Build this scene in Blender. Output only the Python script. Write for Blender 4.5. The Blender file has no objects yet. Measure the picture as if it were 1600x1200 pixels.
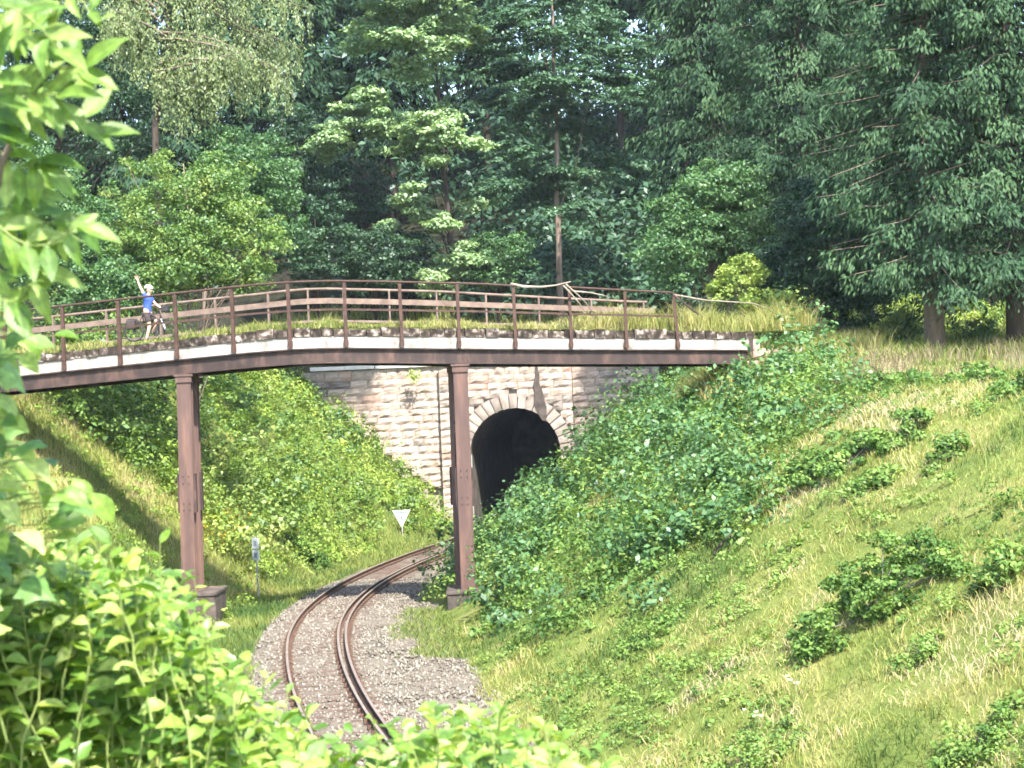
import bpy, math, random
import numpy as np
from mathutils import Vector, Matrix, Euler

random.seed(7); rng = np.random.default_rng(7)
R = math.radians
scene = bpy.context.scene
col = scene.collection

# ------------------------------------------------------------------ camera
F = 2985.0                      # focal length in photo pixels (photo is 1600 wide)
CAM = Vector((0, 0, 6.1))
cam_d = bpy.data.cameras.new('camera'); cam = bpy.data.objects.new('camera', cam_d); col.objects.link(cam)
cam_d.sensor_width = 36; cam_d.lens = 36 * F / 1600; cam_d.clip_start = .05; cam_d.clip_end = 3000
cam_d.dof.use_dof = True; cam_d.dof.focus_distance = 58; cam_d.dof.aperture_fstop = 9
CM = Matrix.Rotation(R(90.54), 3, 'X') @ Matrix.Rotation(R(-2.3), 3, 'Z')
cam.matrix_world = Matrix.Translation(CAM) @ CM.to_4x4()
scene.camera = cam

# ------------------------------------------------------------------ world, sun, exposure
SUN_EL, SUN_ROT = 50, 160       # sun stands behind the photographer's right shoulder
w = bpy.data.worlds.new('World'); scene.world = w; w.use_nodes = True
nt = w.node_tree; nt.nodes.clear()
sky = nt.nodes.new('ShaderNodeTexSky'); sky.sky_type = 'NISHITA'; sky.sun_disc = False
sky.sun_elevation = R(SUN_EL); sky.sun_rotation = R(SUN_ROT); sky.air_density = 1.0; sky.dust_density = 1.2
bg = nt.nodes.new('ShaderNodeBackground'); bg.inputs['Strength'].default_value = .15
wo = nt.nodes.new('ShaderNodeOutputWorld')
nt.links.new(sky.outputs[0], bg.inputs[0]); nt.links.new(bg.outputs[0], wo.inputs[0])
sl = bpy.data.lights.new('sun', 'SUN'); sl.energy = 4.2; sl.angle = R(1.5); sl.color = (1, .95, .86)
sun = bpy.data.objects.new('sun', sl); col.objects.link(sun)
ts = Vector((math.sin(R(SUN_ROT)) * math.cos(R(SUN_EL)), math.cos(R(SUN_ROT)) * math.cos(R(SUN_EL)), math.sin(R(SUN_EL))))
sun.rotation_euler = ts.to_track_quat('Z', 'Y').to_euler(); sun.location = (30, -40, 60)
vs = scene.view_settings; vs.view_transform = 'Standard'; vs.look = 'None'; vs.exposure = 2.12; vs.gamma = 1; vs.use_curve_mapping = False
cy = scene.cycles
cy.max_bounces = 3; cy.diffuse_bounces = 2; cy.glossy_bounces = 1; cy.transmission_bounces = 2; cy.transparent_max_bounces = 4
cy.use_denoising = True; cy.sample_clamp_indirect = 6; cy.use_adaptive_sampling = True; cy.adaptive_threshold = .04; cy.filter_width = 1.7

# ------------------------------------------------------------------ helpers
def ray(px, py):
    v = CM @ Vector(((px - 800) / F, -(py - 600) / F, -1)); return v
def at(px, py, Y):
    v = ray(px, py); return CAM + v * (Y / v.y)
def onz(px, py, z=0.):
    v = ray(px, py); return CAM + v * ((z - CAM.z) / v.z)

def hsh(ix, iy, s):
    n = np.sin(ix * 127.1 + iy * 311.7 + s * 74.7) * 43758.5453
    return n - np.floor(n)
def vn(x, y, s=0):
    x = np.asarray(x, float); y = np.asarray(y, float)
    ix = np.floor(x); iy = np.floor(y); fx = x - ix; fy = y - iy
    fx = fx * fx * (3 - 2 * fx); fy = fy * fy * (3 - 2 * fy)
    return (hsh(ix, iy, s) * (1 - fx) + hsh(ix + 1, iy, s) * fx) * (1 - fy) + (hsh(ix, iy + 1, s) * (1 - fx) + hsh(ix + 1, iy + 1, s) * fx) * fy
def fbm(x, y, s=0, o=3):
    t = 0; a = .5
    for k in range(o):
        t = t + a * vn(x * 2**k, y * 2**k, s + k); a *= .5
    return t / (1 - .5**o)

def tag(o, label=None, cat=None, group=None, kind=None):
    if label: o['label'] = label
    if cat: o['category'] = cat
    if group: o['group'] = group
    if kind: o['kind'] = kind
    return o
def empty(name, loc=(0, 0, 0), label=None, cat=None, group=None, rz=0):
    o = bpy.data.objects.new(name, None); col.objects.link(o); o.location = loc; o.rotation_euler = (0, 0, rz)
    o.empty_display_size = .2
    return tag(o, label, cat, group)
def link(name, me, mat=None, parent=None, loc=(0, 0, 0)):
    o = bpy.data.objects.new(name, me); col.objects.link(o)
    if mat is not None and not me.materials: me.materials.append(mat)
    o.parent = parent; o.location = loc
    return o
def np_mesh(name, V, Fc, tint=None, smooth=False):
    """V (n,3), Fc (m,k) with one k"""
    me = bpy.data.meshes.new(name); V = np.asarray(V, np.float32); Fc = np.asarray(Fc, np.int32)
    me.vertices.add(len(V)); me.vertices.foreach_set('co', V.ravel())
    k = Fc.shape[1]
    me.loops.add(Fc.size); me.loops.foreach_set('vertex_index', Fc.ravel())
    me.polygons.add(len(Fc)); me.polygons.foreach_set('loop_start', np.arange(0, Fc.size, k, dtype=np.int32))
    if smooth: me.polygons.foreach_set('use_smooth', np.ones(len(Fc), bool))
    me.update(calc_edges=True)
    if tint is not None:
        a = me.attributes.new('tint', 'FLOAT', 'POINT'); a.data.foreach_set('value', np.asarray(tint, np.float32))
    return me

class MB:
    def __init__(s): s.v = []; s.f = []
    def add(s, vs, fs):
        b = len(s.v); s.v += [tuple(x) for x in vs]; s.f += [tuple(b + i for i in f) for f in fs]; return s
    def box(s, c, size, M=None):
        h = [x / 2 for x in size]
        P = [Vector((sx * h[0], sy * h[1], sz * h[2])) for sz in (-1, 1) for sy in (-1, 1) for sx in (-1, 1)]
        if M is not None: P = [M @ p for p in P]
        c = Vector(c)
        return s.add([p + c for p in P], [(0, 2, 3, 1), (4, 5, 7, 6), (0, 1, 5, 4), (2, 6, 7, 3), (0, 4, 6, 2), (1, 3, 7, 5)])
    def bar(s, a, b, wx, wy, up=(0, 0, 1)):
        a = Vector(a); b = Vector(b); d = (b - a).normalized(); u = Vector(up)
        x = d.cross(u).normalized() if abs(d.dot(u)) < .99 else Vector((1, 0, 0)); y = x.cross(d)
        M = Matrix((x, y, d)).transposed()
        return s.box((a + b) / 2, (wx, wy, (b - a).length), M)
    def tube(s, P, r, n=8, cap=True):
        P = [Vector(p) for p in P]; m = len(P)
        if not hasattr(r, '__len__'): r = [r] * m
        V = []; prev = None
        for i in range(m):
            d = (P[min(i + 1, m - 1)] - P[max(i - 1, 0)]).normalized()
            x = (prev - d * prev.dot(d)) if prev is not None else d.orthogonal()
            x.normalize(); prev = x; y = d.cross(x)
            V += [P[i] + (x * math.cos(2 * math.pi * k / n) + y * math.sin(2 * math.pi * k / n)) * r[i] for k in range(n)]
        Fs = [(i * n + k, i * n + (k + 1) % n, (i + 1) * n + (k + 1) % n, (i + 1) * n + k) for i in range(m - 1) for k in range(n)]
        if cap: Fs += [tuple(range(n - 1, -1, -1)), tuple(range((m - 1) * n, m * n))]
        return s.add(V, Fs)
    def sweep(s, P, prof, side=None):
        """profile (x sideways, z up) swept along a mostly horizontal path"""
        P = [Vector(p) for p in P]; m = len(P); n = len(prof); V = []
        for i in range(m):
            d = P[min(i + 1, m - 1)] - P[max(i - 1, 0)]; d.z = 0; d.normalize(); x = Vector((d.y, -d.x, 0))
            V += [P[i] + x * a + Vector((0, 0, b)) for a, b in prof]
        Fs = [(i * n + k, i * n + (k + 1) % n, (i + 1) * n + (k + 1) % n, (i + 1) * n + k) for i in range(m - 1) for k in range(n)]
        Fs += [tuple(range(n - 1, -1, -1)), tuple(range((m - 1) * n, m * n))]
        return s.add(V, Fs)
    def mesh(s, name, origin=(0, 0, 0), smooth=False, bevel=0):
        me = bpy.data.meshes.new(name); o = Vector(origin)
        me.from_pydata([Vector(v) - o for v in s.v], [], s.f); me.update()
        if smooth:
            for p in me.polygons: p.use_smooth = True
        return me
    def build(s, name, mat, parent=None, origin=None, smooth=False, bevel=0):
        if origin is None: origin = parent.matrix_basis.translation if parent else (0, 0, 0)
        o = link(name, s.mesh(name, origin, smooth), mat, parent)
        if bevel:
            b = o.modifiers.new('bevel', 'BEVEL'); b.width = bevel; b.segments = 2; b.limit_method = 'ANGLE'
        return o

# ------------------------------------------------------------------ materials
def newmat(name):
    m = bpy.data.materials.new(name); m.use_nodes = True; n = m.node_tree.nodes
    return m, n, m.node_tree.links, n['Principled BSDF']
def ramp(n, stops):
    r = n.new('ShaderNodeValToRGB'); e = r.color_ramp.elements
    while len(e) < len(stops): e.new(.5)
    for k, (p, c) in enumerate(stops): e[k].position = p; e[k].color = (*c, 1)
    return r
def noise_node(n, l, scale, detail=4, coord='Object', rough=.6, stretch=None):
    t = n.new('ShaderNodeTexNoise'); t.inputs['Scale'].default_value = scale; t.inputs['Detail'].default_value = detail; t.inputs['Roughness'].default_value = rough
    c = n.new('ShaderNodeTexCoord')
    if coord == 'World':
        c = n.new('ShaderNodeNewGeometry'); src = c.outputs['Position']
    else: src = c.outputs[coord]
    if stretch:
        mp = n.new('ShaderNodeMapping'); mp.inputs['Scale'].default_value = stretch; l.new(src, mp.inputs[0]); src = mp.outputs[0]
    l.new(src, t.inputs['Vector']); return t
def surf(name, stops, scale=2., rough=.85, spec=.3, bump=.3, bscale=20., coord='World', stretch=None, metal=0, obj_var=0., bdist=.02):
    m, n, l, b = newmat(name)
    t = noise_node(n, l, scale, 6, coord, .65, stretch); r = ramp(n, stops); l.new(t.outputs[0], r.inputs[0])
    out = r.outputs[0]
    if obj_var:
        oi = n.new('ShaderNodeObjectInfo'); hs = n.new('ShaderNodeHueSaturation'); mr = n.new('ShaderNodeMapRange')
        mr.inputs['To Min'].default_value = 1 - obj_var; mr.inputs['To Max'].default_value = 1 + obj_var
        l.new(oi.outputs['Random'], mr.inputs[0]); l.new(mr.outputs[0], hs.inputs['Value']); l.new(out, hs.inputs['Color']); out = hs.outputs[0]
    l.new(out, b.inputs['Base Color']); b.inputs['Roughness'].default_value = rough; b.inputs['Specular IOR Level'].default_value = spec; b.inputs['Metallic'].default_value = metal
    if bump:
        t2 = noise_node(n, l, bscale, 5, coord, .7); bp = n.new('ShaderNodeBump'); bp.inputs['Strength'].default_value = bump; bp.inputs['Distance'].default_value = bdist
        l.new(t2.outputs[0], bp.inputs['Height']); l.new(bp.outputs[0], b.inputs['Normal'])
    return m
def leafmat(name, stops, trans=.35, rough=.5, spec=.35, veins=False, obj=False, tcol=(1.25, 1.2, .6)):
    """leaf with light passing through it; hue differs from leaf to leaf"""
    m, n, l, b = newmat(name)
    r = ramp(n, stops)
    if obj:
        a = n.new('ShaderNodeObjectInfo'); l.new(a.outputs['Random'], r.inputs[0])
    else:
        a = n.new('ShaderNodeAttribute'); a.attribute_name = 'tint'; l.new(a.outputs['Fac'], r.inputs[0])
    if not obj:
        n.remove(b); df = n.new('ShaderNodeBsdfDiffuse'); l.new(r.outputs[0], df.inputs[0]); gl_ = n.new('ShaderNodeBsdfGlossy'); gl_.inputs['Roughness'].default_value = rough; gl_.inputs[0].default_value = (.9, .95, 1, 1)
        b = n.new('ShaderNodeMixShader'); b.inputs[0].default_value = .11 * spec; l.new(df.outputs[0], b.inputs[1]); l.new(gl_.outputs[0], b.inputs[2])
    else:
        b.inputs['Roughness'].default_value = rough; b.inputs['Specular IOR Level'].default_value = spec
        l.new(r.outputs[0], b.inputs['Base Color'])
    tr = n.new('ShaderNodeBsdfTranslucent'); mx = n.new('ShaderNodeMix'); mx.data_type = 'RGBA'; mx.blend_type = 'MULTIPLY'; mx.inputs[0].default_value = 1
    mx.inputs[7].default_value = (*tcol, 1); l.new(r.outputs[0], mx.inputs[6]); l.new(mx.outputs[2], tr.inputs[0])
    ms = n.new('ShaderNodeMixShader'); ms.inputs[0].default_value = trans
    l.new(b.outputs[0], ms.inputs[1]); l.new(tr.outputs[0], ms.inputs[2])
    l.new(ms.outputs[0], n['Material Output'].inputs[0])
    if veins:
        tc = n.new('ShaderNodeTexCoord'); sx = n.new('ShaderNodeSeparateXYZ'); l.new(tc.outputs['Object'], sx.inputs[0])
        ab = n.new('ShaderNodeMath'); ab.operation = 'ABSOLUTE'; l.new(sx.outputs[1], ab.inputs[0])
        ad = n.new('ShaderNodeMath'); ad.operation = 'MULTIPLY_ADD'; ad.inputs[1].default_value = -1.1; l.new(ab.outputs[0], ad.inputs[0]); l.new(sx.outputs[0], ad.inputs[2])
        mu = n.new('ShaderNodeMath'); mu.operation = 'MULTIPLY'; mu.inputs[1].default_value = 62; l.new(ad.outputs[0], mu.inputs[0])
        sn = n.new('ShaderNodeMath'); sn.operation = 'SINE'; l.new(mu.outputs[0], sn.inputs[0])
        mr1 = n.new('ShaderNodeMapRange'); mr1.inputs['From Max'].default_value = .035; mr1.inputs['To Min'].default_value = 1.45; mr1.inputs['To Max'].default_value = 1.; l.new(ab.outputs[0], mr1.inputs[0])
        mr2 = n.new('ShaderNodeMapRange'); mr2.inputs['From Min'].default_value = .8; mr2.inputs['To Min'].default_value = 0; mr2.inputs['To Max'].default_value = .3; l.new(sn.outputs[0], mr2.inputs[0])
        nz_ = n.new('ShaderNodeTexNoise'); nz_.inputs['Scale'].default_value = 4.5; l.new(tc.outputs['Object'], nz_.inputs['Vector'])
        mr3 = n.new('ShaderNodeMapRange'); mr3.inputs['From Min'].default_value = .3; mr3.inputs['From Max'].default_value = .7; mr3.inputs['To Min'].default_value = .62; mr3.inputs['To Max'].default_value = 1.2; l.new(nz_.outputs[0], mr3.inputs[0])
        a1 = n.new('ShaderNodeMath'); a1.operation = 'ADD'; l.new(mr1.outputs[0], a1.inputs[0]); l.new(mr2.outputs[0], a1.inputs[1])
        a2 = n.new('ShaderNodeMath'); a2.operation = 'MULTIPLY'; l.new(a1.outputs[0], a2.inputs[0]); l.new(mr3.outputs[0], a2.inputs[1])
        hv = n.new('ShaderNodeHueSaturation'); l.new(a2.outputs[0], hv.inputs['Value']); l.new(r.outputs[0], hv.inputs['Color']); l.new(hv.outputs[0], b.inputs['Base Color']); l.new(hv.outputs[0], mx.inputs[6])
        bp = n.new('ShaderNodeBump'); bp.inputs['Strength'].default_value = .16; bp.inputs['Distance'].default_value = .01
        l.new(sn.outputs[0], bp.inputs['Height']); l.new(bp.outputs[0], b.inputs['Normal']); l.new(bp.outputs[0], tr.inputs['Normal'])
    return m

M = {}
M['soil'] = surf('soil', [(.3, (.05, .055, .02)), (.5, (.09, .11, .03)), (.7, (.15, .14, .06))], .6, .95, .1, .6, 6, bdist=.1)
M['ballast'] = surf('ballast', [(.3, (.085, .07, .053)), (.5, (.14, .12, .093)), (.7, (.2, .175, .138))], 7, .95, .2, 1., 16, bdist=.06)
M['stones'] = leafmat('ballast_stones', [(0, (.085, .068, .05)), (.35, (.13, .11, .084)), (.75, (.175, .152, .12)), (1, (.25, .225, .185))], 0, .9, .2)
M['rail'] = surf('rusty_rail', [(.3, (.055, .032, .023)), (.7, (.12, .068, .045))], 8, .75, .3, .3, 40)
M['railtop'] = surf('worn_rail_head', [(.3, (.26, .2, .17)), (.7, (.42, .35, .31))], 6, .42, .5, .1, 40, metal=.55)
M['sleeper'] = surf('sleeper_steel', [(.3, (.07, .05, .04)), (.7, (.14, .1, .08))], 5, .9, .2, .4, 30)
M['steel'] = surf('weathered_steel', [(.25, (.018, .011, .01)), (.5, (.034, .021, .018)), (.75, (.1, .056, .042))], 2.4, .7, .35, .3, 25, stretch=(1, 1, .5))
M['column'] = surf('column_steel', [(.25, (.045, .025, .02)), (.5, (.08, .045, .037)), (.75, (.16, .085, .06))], 3.2, .65, .4, .25, 25, stretch=(1, 1, .12))
M['railing'] = surf('railing_steel', [(.3, (.03, .016, .012)), (.7, (.075, .04, .03))], 5, .75, .3, .3, 40)
M['railpale'] = surf('railing_sunlit', [(.3, (.09, .06, .048)), (.7, (.2, .145, .115))], 3, .8, .3, .3, 40)  # far railing: pale brown, the sunlight on it put into the colour
M['concrete'] = surf('fascia_concrete', [(.32, (.12, .105, .09)), (.45, (.27, .245, .22)), (.7, (.35, .325, .3))], 2.2, .9, .2, .3, 20, stretch=(1, 1, .5))
M['footing'] = surf('footing_concrete', [(.3, (.03, .026, .022)), (.5, (.075, .06, .052)), (.75, (.16, .12, .1))], 2.2, .95, .2, .5, 14)
M['kerb'] = surf('kerb_stone', [(.4, (.02, .015, .012)), (.51, (.05, .038, .03)), (.58, (.17, .14, .12)), (.68, (.36, .32, .28))], 4.2, .95, .2, .6, 14, obj_var=.35)
M['stone'] = surf('sandstone_block', [(.25, (.24, .175, .135)), (.42, (.34, .265, .215)), (.6, (.39, .315, .26)), (.8, (.43, .36, .305))], 1.1, .95, .15, .7, 9, obj_var=.14, bdist=.06)
M['stone2'] = surf('pinkish_block', [(.3, (.22, .135, .1)), (.5, (.34, .24, .19)), (.75, (.41, .31, .26))], 1.3, .95, .15, .7, 9, obj_var=.2, bdist=.06)
M['stone3'] = surf('grey_block', [(.3, (.15, .12, .1)), (.5, (.25, .21, .18)), (.75, (.34, .295, .26))], 1.2, .95, .15, .7, 9, obj_var=.2, bdist=.06)
M['mortar'] = surf('mortar', [(.3, (.24, .2, .17)), (.7, (.38, .33, .29))], 2, .95, .1, .4, 12)
M['coping'] = surf('pale_coping', [(.3, (.5, .45, .42)), (.7, (.68, .65, .62))], 2, .9, .2, .4, 12)
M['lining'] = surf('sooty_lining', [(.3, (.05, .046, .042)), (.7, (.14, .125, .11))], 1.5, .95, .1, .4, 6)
M['stain'] = surf('dark_stain', [(.3, (.03, .025, .022)), (.7, (.1, .08, .07))], 3, .9, .2, .5, 9)
M['bark'] = surf('grey_bark', [(.3, (.09, .07, .055)), (.6, (.2, .155, .125)), (.8, (.3, .25, .21))], 3, .95, .1, .8, 14, stretch=(1, 1, .2))
M['barkd'] = surf('dark_bark', [(.3, (.025, .02, .017)), (.7, (.075, .06, .05))], 3, .95, .1, .8, 14, stretch=(1, 1, .2))
M['barkp'] = surf('pale_bark', [(.35, (.12, .1, .085)), (.5, (.4, .37, .33)), (.7, (.5, .47, .43))], 2.5, .8, .2, .4, 14)
M['twig'] = surf('green_stem', [(.3, (.11, .15, .04)), (.7, (.22, .26, .08))], 9, .6, .3, .1, 30, coord='Object')
M['deadwood'] = surf('bleached_wood', [(.3, (.16, .13, .1)), (.7, (.3, .26, .21))], 5, .9, .1, .4, 20)
M['deadgrey'] = surf('old_branch', [(.3, (.1, .085, .07)), (.7, (.24, .21, .18))], 5, .9, .1, .4, 20)
def L(name, *cols, **k):
    st = [(i / (len(cols) - 1), c) for i, c in enumerate(cols)]; M[name] = leafmat(name, st, **k)
L('l_spruce', (.012, .03, .018), (.024, .058, .028), (.045, .088, .036), trans=.12, rough=.6, spec=.1, tcol=(1.1, 1.1, .7))
L('l_spruce2', (.019, .045, .022), (.034, .074, .033), (.06, .11, .046), trans=.15, rough=.6, spec=.1, tcol=(1.1, 1.1, .7))
L('l_dark', (.014, .036, .02), (.025, .062, .026), (.04, .09, .03), trans=.25)
L('l_darkb', (.026, .062, .036), (.044, .1, .05), (.07, .14, .065), trans=.25)
L('l_beech', (.12, .21, .09), (.2, .31, .14), (.29, .4, .2), trans=.3)
L('l_hazel', (.04, .09, .025), (.08, .16, .04), (.15, .235, .055), (.25, .31, .08), trans=.35)
L('l_yellow', (.12, .2, .04), (.22, .31, .06), (.36, .42, .1), trans=.35)
L('l_mid', (.04, .09, .032), (.065, .145, .047), (.11, .2, .068), trans=.3)
L('l_birch', (.09, .135, .05), (.16, .21, .085), (.25, .295, .13), trans=.35)
L('l_bramble', (.05, .11, .028), (.095, .18, .042), (.165, .26, .062), (.26, .35, .1), trans=.36, spec=.15)
L('l_bramblel', (.07, .13, .024), (.14, .23, .042), (.23, .33, .062), (.34, .42, .11), trans=.38, spec=.15)
L('l_grass', (.06, .115, .026), (.145, .2, .048), (.27, .285, .08), (.4, .355, .16), (.47, .4, .27), trans=.4, rough=.7, spec=.15)
L('l_fern', (.03, .06, .02), (.07, .12, .03), (.14, .18, .05), trans=.35)
L('l_petal', (.75, .75, .7), (.85, .85, .8), trans=.3)
M['hornbeam'] = leafmat('hornbeam_leaf', [(0, (.07, .15, .022)), (.3, (.14, .25, .036)), (.65, (.25, .36, .065)), (1, (.42, .5, .17))], .42, .42, .5, True, True)
M['hornbeam_s'] = leafmat('hornbeam_leaf_mass', [(0, (.06, .14, .022)), (.4, (.13, .24, .038)), (.8, (.23, .35, .065)), (1, (.38, .46, .15))], .42, .45, .5)
M['ashleaf'] = leafmat('ash_leaflet', [(0, (.07, .15, .022)), (.5, (.14, .24, .04)), (1, (.27, .36, .1))], .45, .4, .5, True, True)
M['maple'] = leafmat('maple_leaf', [(0, (.05, .125, .03)), (.5, (.1, .2, .045)), (1, (.2, .32, .09))], .35, .4, .4, True, True)

# leaf litter under the wood on the hill, grassy earth in the cutting
m, n, l, b = newmat('cutting_and_wood_floor')
def _mix(fac, a, c):
    x = n.new('ShaderNodeMix'); x.data_type = 'RGBA'; l.new(fac, x.inputs[0]); l.new(a, x.inputs[6]); l.new(c, x.inputs[7]); return x.outputs[2]
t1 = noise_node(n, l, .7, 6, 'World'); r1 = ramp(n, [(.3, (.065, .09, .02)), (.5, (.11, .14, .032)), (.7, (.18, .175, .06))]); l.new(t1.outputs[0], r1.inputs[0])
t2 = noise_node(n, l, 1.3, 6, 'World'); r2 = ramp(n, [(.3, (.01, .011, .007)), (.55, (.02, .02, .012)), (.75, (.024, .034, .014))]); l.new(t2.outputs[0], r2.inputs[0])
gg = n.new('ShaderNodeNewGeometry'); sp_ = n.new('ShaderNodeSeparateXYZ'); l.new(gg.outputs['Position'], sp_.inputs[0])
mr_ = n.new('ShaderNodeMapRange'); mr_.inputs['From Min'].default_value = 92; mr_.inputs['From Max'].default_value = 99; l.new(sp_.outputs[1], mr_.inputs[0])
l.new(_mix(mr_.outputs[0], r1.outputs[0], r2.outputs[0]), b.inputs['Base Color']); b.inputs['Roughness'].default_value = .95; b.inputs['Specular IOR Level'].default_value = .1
t3 = noise_node(n, l, 7, 5, 'World'); bp_ = n.new('ShaderNodeBump'); bp_.inputs['Strength'].default_value = .7; bp_.inputs['Distance'].default_value = .1; l.new(t3.outputs[0], bp_.inputs['Height']); l.new(bp_.outputs[0], b.inputs['Normal'])
M['floor'] = m

# ------------------------------------------------------------------ terrain
tp = [(547, 1145), (506, 1065), (497, 1000), (518, 945), (560, 918), (613, 888), (660, 868), (710, 850)]
tw = []
for p in tp:
    q_ = onz(*p, .12)
    for _ in range(6): q_ = onz(*p, .12 - .034 * min(26, max(0, 50 - q_.y)))
    tw.append(q_); TUN = at(806, 700, 97)
ty = np.array([p.y for p in tw] + [97.]); tx = np.array([p.x for p in tw] + [TUN.x])
pc = np.polyfit(ty - 65, tx, 4, w=[3, 2, 1, 1, 1, 1, 1, 1, 1])
def trackx(Y):
    Y = np.asarray(Y, float); Yc = np.clip(Y, 30, 102)
    d = np.polyder(pc)
    return np.polyval(pc, Yc - 65) + np.polyval(d, Yc - 65) * (Y - Yc)
print('track', [(round(float(a), 1), round(float(b), 2), round(float(trackx(a)), 2)) for a, b in zip(ty, tx)])
def zgrad(Y): return -.034 * np.clip(50 - np.asarray(Y, float), 0, 26)
def smin(a, b, k): return -k * np.logaddexp(-a / k, -b / k)
def smax(a, b, k): return k * np.logaddexp(a / k, b / k)
def ground(X, Y):
    X = np.asarray(X, float); Y = np.asarray(Y, float)
    u = X - trackx(Y)
    fr = np.interp(Y, [0, 50, 58, 75, 97], [3.9, 4.0, 3.3, 2.5, 2.4]); gr = np.interp(Y, [0, 40, 60, 97], [.56, .57, .68, .8])
    Hr = np.interp(Y, [0, 40, 55, 66, 97], [5.4, 6.0, 6.6, 7.4, 8.4])
    fl = np.interp(Y, [0, 56, 75, 90, 97], [4, 4.1, 3.7, 3.5, 3.3]); Hl = np.interp(Y, [0, 50, 60, 97], [7, 7.2, 7.4, 8.3])
    zr = smin(gr * (u - fr), Hr + .03 * (u - 12), .35)
    zl = smin(1.02 * (-u - fl), Hl + .03 * (-u - 11), .35)
    nz = (fbm(X * .35, Y * .35, 3) - .5)
    z = smax(smax(zr, zl, .2), 0, .2) - .22
    z = z + nz * .5 * np.clip((np.abs(u) - 3.2) / 2, 0, 1)
    hill = smin(8.1 + .42 * (Y - 98.5), 29 + 0 * Y, 2.) + (fbm(X * .12, Y * .12, 9) - .5) * 1.6
    t = np.clip((Y - 97.9) / .9, 0, 1); t = t * t * (3 - 2 * t)
    z = (z + zgrad(Y)) * (1 - t) + np.maximum(hill, 8.0) * t
    bank = np.minimum(4.3, 4.3 - .6 * (Y - 7))
    return np.maximum(z, bank)
def gz(x, y): return float(ground(x, y))
def gpt(px, py, y0=18, y1=140):
    v = ray(px, py); Ys = np.linspace(y0, y1, 3000)
    X = CAM.x + v.x / v.y * Ys; Z = CAM.z + v.z / v.y * Ys
    hit = np.where(ground(X, Ys) >= Z)[0]
    i = hit[0] if len(hit) else len(Ys) - 1
    return Vector((X[i], Ys[i], float(ground(X[i], Ys[i]))))

xs = np.unique(np.concatenate([np.linspace(-500, -60, 12), np.linspace(-60, -24, 19), np.linspace(-24, 28, 105), np.linspace(28, 60, 17), np.linspace(60, 500, 12)]))
ys = np.unique(np.concatenate([np.linspace(-60, 0, 7), np.linspace(0, 24, 25), np.linspace(24, 96.8, 110), np.linspace(96.8, 99.2, 9), np.linspace(99.2, 190, 50), np.linspace(190, 900, 15)]))
GX, GY = np.meshgrid(xs, ys); GZ = ground(GX, GY)
nx = len(xs); idx = np.arange(GX.size).reshape(GX.shape)
q = np.stack([idx[:-1, :-1], idx[:-1, 1:], idx[1:, 1:], idx[1:, :-1]], -1).reshape(-1, 4)
cx = (GX[:-1, :-1] + GX[1:, 1:]).ravel() / 2; cyy = (GY[:-1, :-1] + GY[1:, 1:]).ravel() / 2
keep = ~((np.abs(cx - TUN.x) < 2.75) & (cyy > 97.2) & (cyy < 99.1))
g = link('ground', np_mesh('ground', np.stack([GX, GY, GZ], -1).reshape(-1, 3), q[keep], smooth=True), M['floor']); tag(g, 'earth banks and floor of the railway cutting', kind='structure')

# ballast bed that follows the curve
def off(Y, u):
    d = 1e-2; x = float(trackx(Y)); dx = float(trackx(Y + d) - trackx(Y - d)) / (2 * d); n = Vector((1, -dx, 0)).normalized()
    return Vector((x, Y, float(zgrad(Y)))) + n * u
bu = np.linspace(-2.3, 4.3, 34); by = np.arange(27, 117, .35)
BV = []
for y in by:
    for u in bu:
        p = off(y, u); e = vn(p.x * 1.3, p.y * 1.3, 5)
        z = .0 + .05 * (vn(p.x * 5, p.y * 5, 2) - .5) - .25 * max(0, abs(u) - 1.35 if u < 0 else (u - 1.7) * .25)
        if y > 60: z -= max(0, u - 1.6) * .25
        BV.append((p.x, p.y, p.z + z - .02 - .2 * max(0, -u - 1.75) + .06 * (e - .5)))
n = len(bu); BF = [(j * n + i, j * n + i + 1, (j + 1) * n + i + 1, (j + 1) * n + i) for j in range(len(by) - 1) for i in range(n - 1)]
tag(link('ballast_bed', np_mesh('ballast_bed', BV, BF, smooth=True), M['ballast']), 'grey crushed stone bed under the curved track', kind='structure')
# loose stones on it
N = 17000
yy = 30 + 38 * rng.random(N) ** 1.25; uu = rng.uniform(-2.0, 4.0, N)
okm = (np.abs(np.abs(uu) - .78) > .12) & ~((uu > 2.2) & (yy > 47.5) & (fbm(uu * .6 + 5, yy * .35, 21) > .56)); yy = yy[okm]; uu = uu[okm]; N = len(yy)
xx = trackx(yy) + uu
zz = -.01 - .25 * np.where(uu < 0, np.maximum(0, -uu - 1.35), np.maximum(0, (uu - 1.7) * .25)) - .2 * np.maximum(0, -uu - 1.75) - np.where(yy > 60, np.maximum(0, uu - 1.6) * .25, 0)
oct_v = np.array([(1, 0, 0), (-1, 0, 0), (0, 1, 0), (0, -1, 0), (0, 0, 1), (0, 0, -1)], float)
oct_f = np.array([(0, 2, 4), (2, 1, 4), (1, 3, 4), (3, 0, 4), (2, 0, 5), (1, 2, 5), (3, 1, 5), (0, 3, 5)])
sz = rng.uniform(.022, .05, N)[:, None, None] * rng.uniform(.6, 1.4, (N, 6, 1))
zz = zz + zgrad(yy)
V = oct_v[None] * sz + rng.normal(0, .006, (N, 6, 3)) + np.stack([xx, yy, zz], -1)[:, None, :]
Fc = oct_f[None] + (np.arange(N) * 6)[:, None, None]
tag(link('ballast_stones', np_mesh('ballast_stones', V.reshape(-1, 3), Fc.reshape(-1, 3), np.repeat(rng.random(N), 6)), M['stones']), 'loose grey and brown ballast stones around the rails', 'gravel', kind='stuff')

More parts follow.
